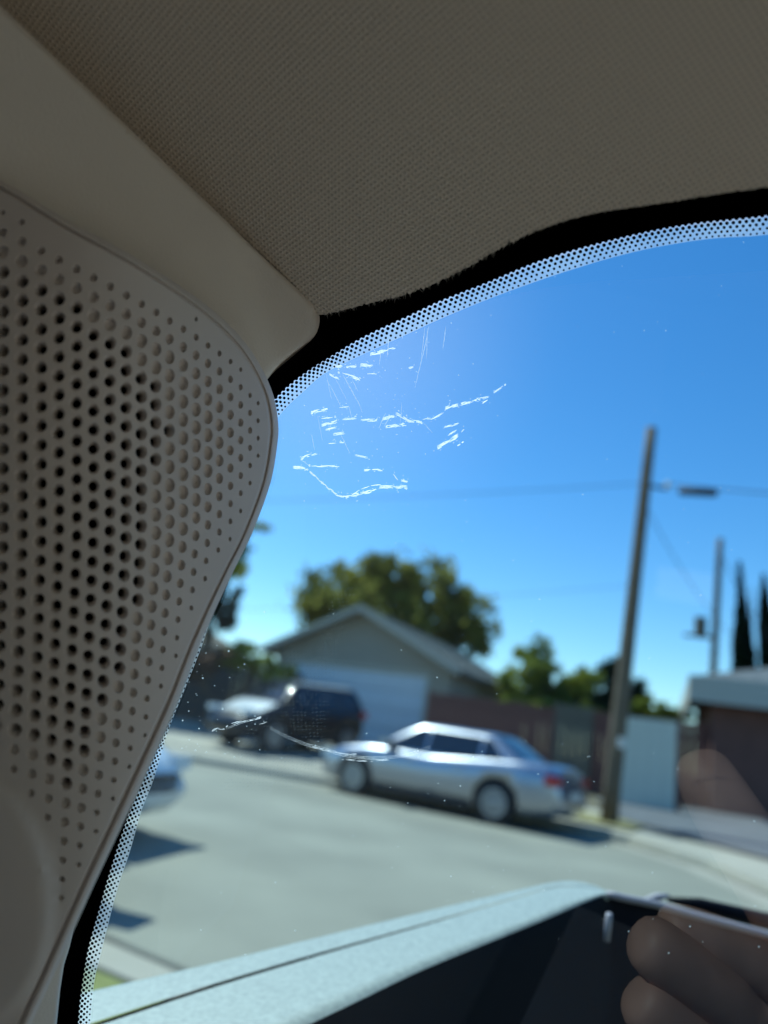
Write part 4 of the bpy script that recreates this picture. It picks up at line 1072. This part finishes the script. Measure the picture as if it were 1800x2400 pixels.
# ---- hand of the photographer: below and right of the lens, seen mirrored in the pane
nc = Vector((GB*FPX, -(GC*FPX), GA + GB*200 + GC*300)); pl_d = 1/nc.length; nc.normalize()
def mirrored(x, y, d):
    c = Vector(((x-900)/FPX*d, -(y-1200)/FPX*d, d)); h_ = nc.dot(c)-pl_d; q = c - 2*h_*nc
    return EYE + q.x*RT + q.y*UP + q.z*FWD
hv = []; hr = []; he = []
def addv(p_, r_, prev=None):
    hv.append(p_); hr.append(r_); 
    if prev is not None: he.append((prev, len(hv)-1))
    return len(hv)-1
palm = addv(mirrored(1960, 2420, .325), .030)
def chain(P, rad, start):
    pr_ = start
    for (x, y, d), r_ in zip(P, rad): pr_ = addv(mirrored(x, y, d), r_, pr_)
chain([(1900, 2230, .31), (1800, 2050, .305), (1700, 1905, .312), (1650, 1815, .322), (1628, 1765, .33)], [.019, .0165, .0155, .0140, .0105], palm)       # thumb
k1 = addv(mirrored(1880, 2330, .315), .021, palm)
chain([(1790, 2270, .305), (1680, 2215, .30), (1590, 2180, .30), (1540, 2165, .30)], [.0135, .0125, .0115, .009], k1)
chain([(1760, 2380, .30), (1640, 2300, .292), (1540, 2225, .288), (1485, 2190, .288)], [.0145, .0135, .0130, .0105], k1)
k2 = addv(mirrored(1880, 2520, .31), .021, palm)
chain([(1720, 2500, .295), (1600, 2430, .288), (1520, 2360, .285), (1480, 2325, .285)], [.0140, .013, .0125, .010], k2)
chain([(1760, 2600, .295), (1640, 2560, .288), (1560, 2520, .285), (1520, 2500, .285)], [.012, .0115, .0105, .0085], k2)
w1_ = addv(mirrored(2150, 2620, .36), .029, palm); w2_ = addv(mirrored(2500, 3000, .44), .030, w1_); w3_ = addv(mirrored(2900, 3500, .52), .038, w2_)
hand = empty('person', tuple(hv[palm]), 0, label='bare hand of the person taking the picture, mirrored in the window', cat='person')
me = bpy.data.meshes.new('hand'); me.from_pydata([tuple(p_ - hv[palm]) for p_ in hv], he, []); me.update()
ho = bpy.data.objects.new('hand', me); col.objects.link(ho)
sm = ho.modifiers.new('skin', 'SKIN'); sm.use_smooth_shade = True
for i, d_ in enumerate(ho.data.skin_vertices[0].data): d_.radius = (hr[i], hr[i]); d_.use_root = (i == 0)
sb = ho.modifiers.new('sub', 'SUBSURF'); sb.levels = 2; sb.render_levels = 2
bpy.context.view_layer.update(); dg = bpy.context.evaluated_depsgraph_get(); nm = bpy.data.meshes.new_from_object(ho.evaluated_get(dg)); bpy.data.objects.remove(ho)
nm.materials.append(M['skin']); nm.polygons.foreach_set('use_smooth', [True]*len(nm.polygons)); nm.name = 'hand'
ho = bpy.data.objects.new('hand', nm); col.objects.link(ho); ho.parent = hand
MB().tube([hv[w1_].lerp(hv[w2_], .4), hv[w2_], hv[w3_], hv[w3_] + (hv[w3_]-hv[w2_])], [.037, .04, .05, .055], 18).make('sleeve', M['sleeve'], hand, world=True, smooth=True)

side_sheet = MB().box((-.25, -1.4, .4), (-.225, .30, 1.46))  # added unseen sheet, keeps sky gaps out of the pane's reflection
# ---- rest of the cabin round the camera: roof skin, rear, floor, seat, doors with window gaps
cab = empty('car_interior', (0, -.6, .55), 0, label='beige cabin shell of the car around the camera', cat='car interior')
c = MB()
c.box((-1.0, -2.0, 1.47), (1.0, .16, 1.50))                        # roof
c.make('roof', M['cabin'], cab, world=True)
c = MB(); c.box((-1.0, -2.0, .35), (1.0, .45, .40)); c.make('floor', M['seat'], cab, world=True)
c = MB()
def mirror_ray(x, y, yb):
    c_ = Vector(((x-900)/FPX, -(y-1200)/FPX, 1)); t = pl_d/nc.dot(c_); h_ = c_*t; d_ = c_ - 2*nc.dot(c_)*nc
    P = EYE + h_.x*RT + h_.y*UP + h_.z*FWD; Dv = d_.x*RT + d_.y*UP + d_.z*FWD; return P + Dv*((yb-P.y)/Dv.y)
pc = [mirror_ray(x, y, -2.0) for x, y in ((1535, 1345), (1665, 1345), (1665, 1410), (1535, 1410))]  # rear opening shaped so its reflection puts a pale patch in the pane
wx0, wx1 = min(p.x for p in pc), max(p.x for p in pc); wz0, wz1 = min(p.z for p in pc), max(p.z for p in pc)
print('REAR', wx0, wx1, wz0, wz1)
wx0, wx1, wz0, wz1 = max(wx0, -.98), min(wx1, .98), max(wz0, .5), min(wz1, 1.44)
c.box((-1.0, -2.05, .35), (wx0, -2.0, 1.47)); c.box((wx1, -2.05, .35), (1.0, -2.0, 1.47)); c.box((wx0, -2.05, .35), (wx1, -2.0, wz0)); c.box((wx0, -2.05, wz1), (wx1, -2.0, 1.47)); c.box((-1.05, -2.0, .35), (-1.0, .12, 1.0)); c.box((-1.05, -2.0, 1.0), (-1.0, .3, 1.38)); c.box((1.0, -2.0, .35), (1.05, .2, .85)); c.box((-1.05, -2.0, 1.38), (-1.0, .1, 1.5)); c.box((1.0, -2.0, 1.38), (1.05, .1, 1.5))
side_sheet.make('side_blocker', M['cabin'], cab, world=True); c.make('side_and_rear_wall', M['cabin'], cab, world=True)
c = MB(); c.box((1.02, -2.0, .85), (1.03, .2, 1.38)); c.make('side_window', M['tintglass'], cab, world=True)
c = MB(); c.box((-.8, -.95, .4), (-.3, -.8, 1.2)); c.box((.1, -.95, .4), (.62, -.8, 1.2)); c.box((-.8, -.8, .4), (-.3, -.35, .75)); c.box((.1, -.8, .4), (.62, -.35, .75))
c.make('seat', M['seat'], cab, world=True)
c = MB(); c.box((.02, .02, .9), (1.0, .20, 1.0)); c.make('ledge', M['cabin'], cab, world=True)

# phrases shared by repeats
for o in [q for q in scene.objects if q.parent is None and q.get('category')]:
    g = {'car': 'cars parked along the street', 'utility pole': 'wooden utility poles', 'wire': 'overhead wires', 'fence': 'board fences beyond the kerb'}.get(o['category'])
    if g: o['group'] = g
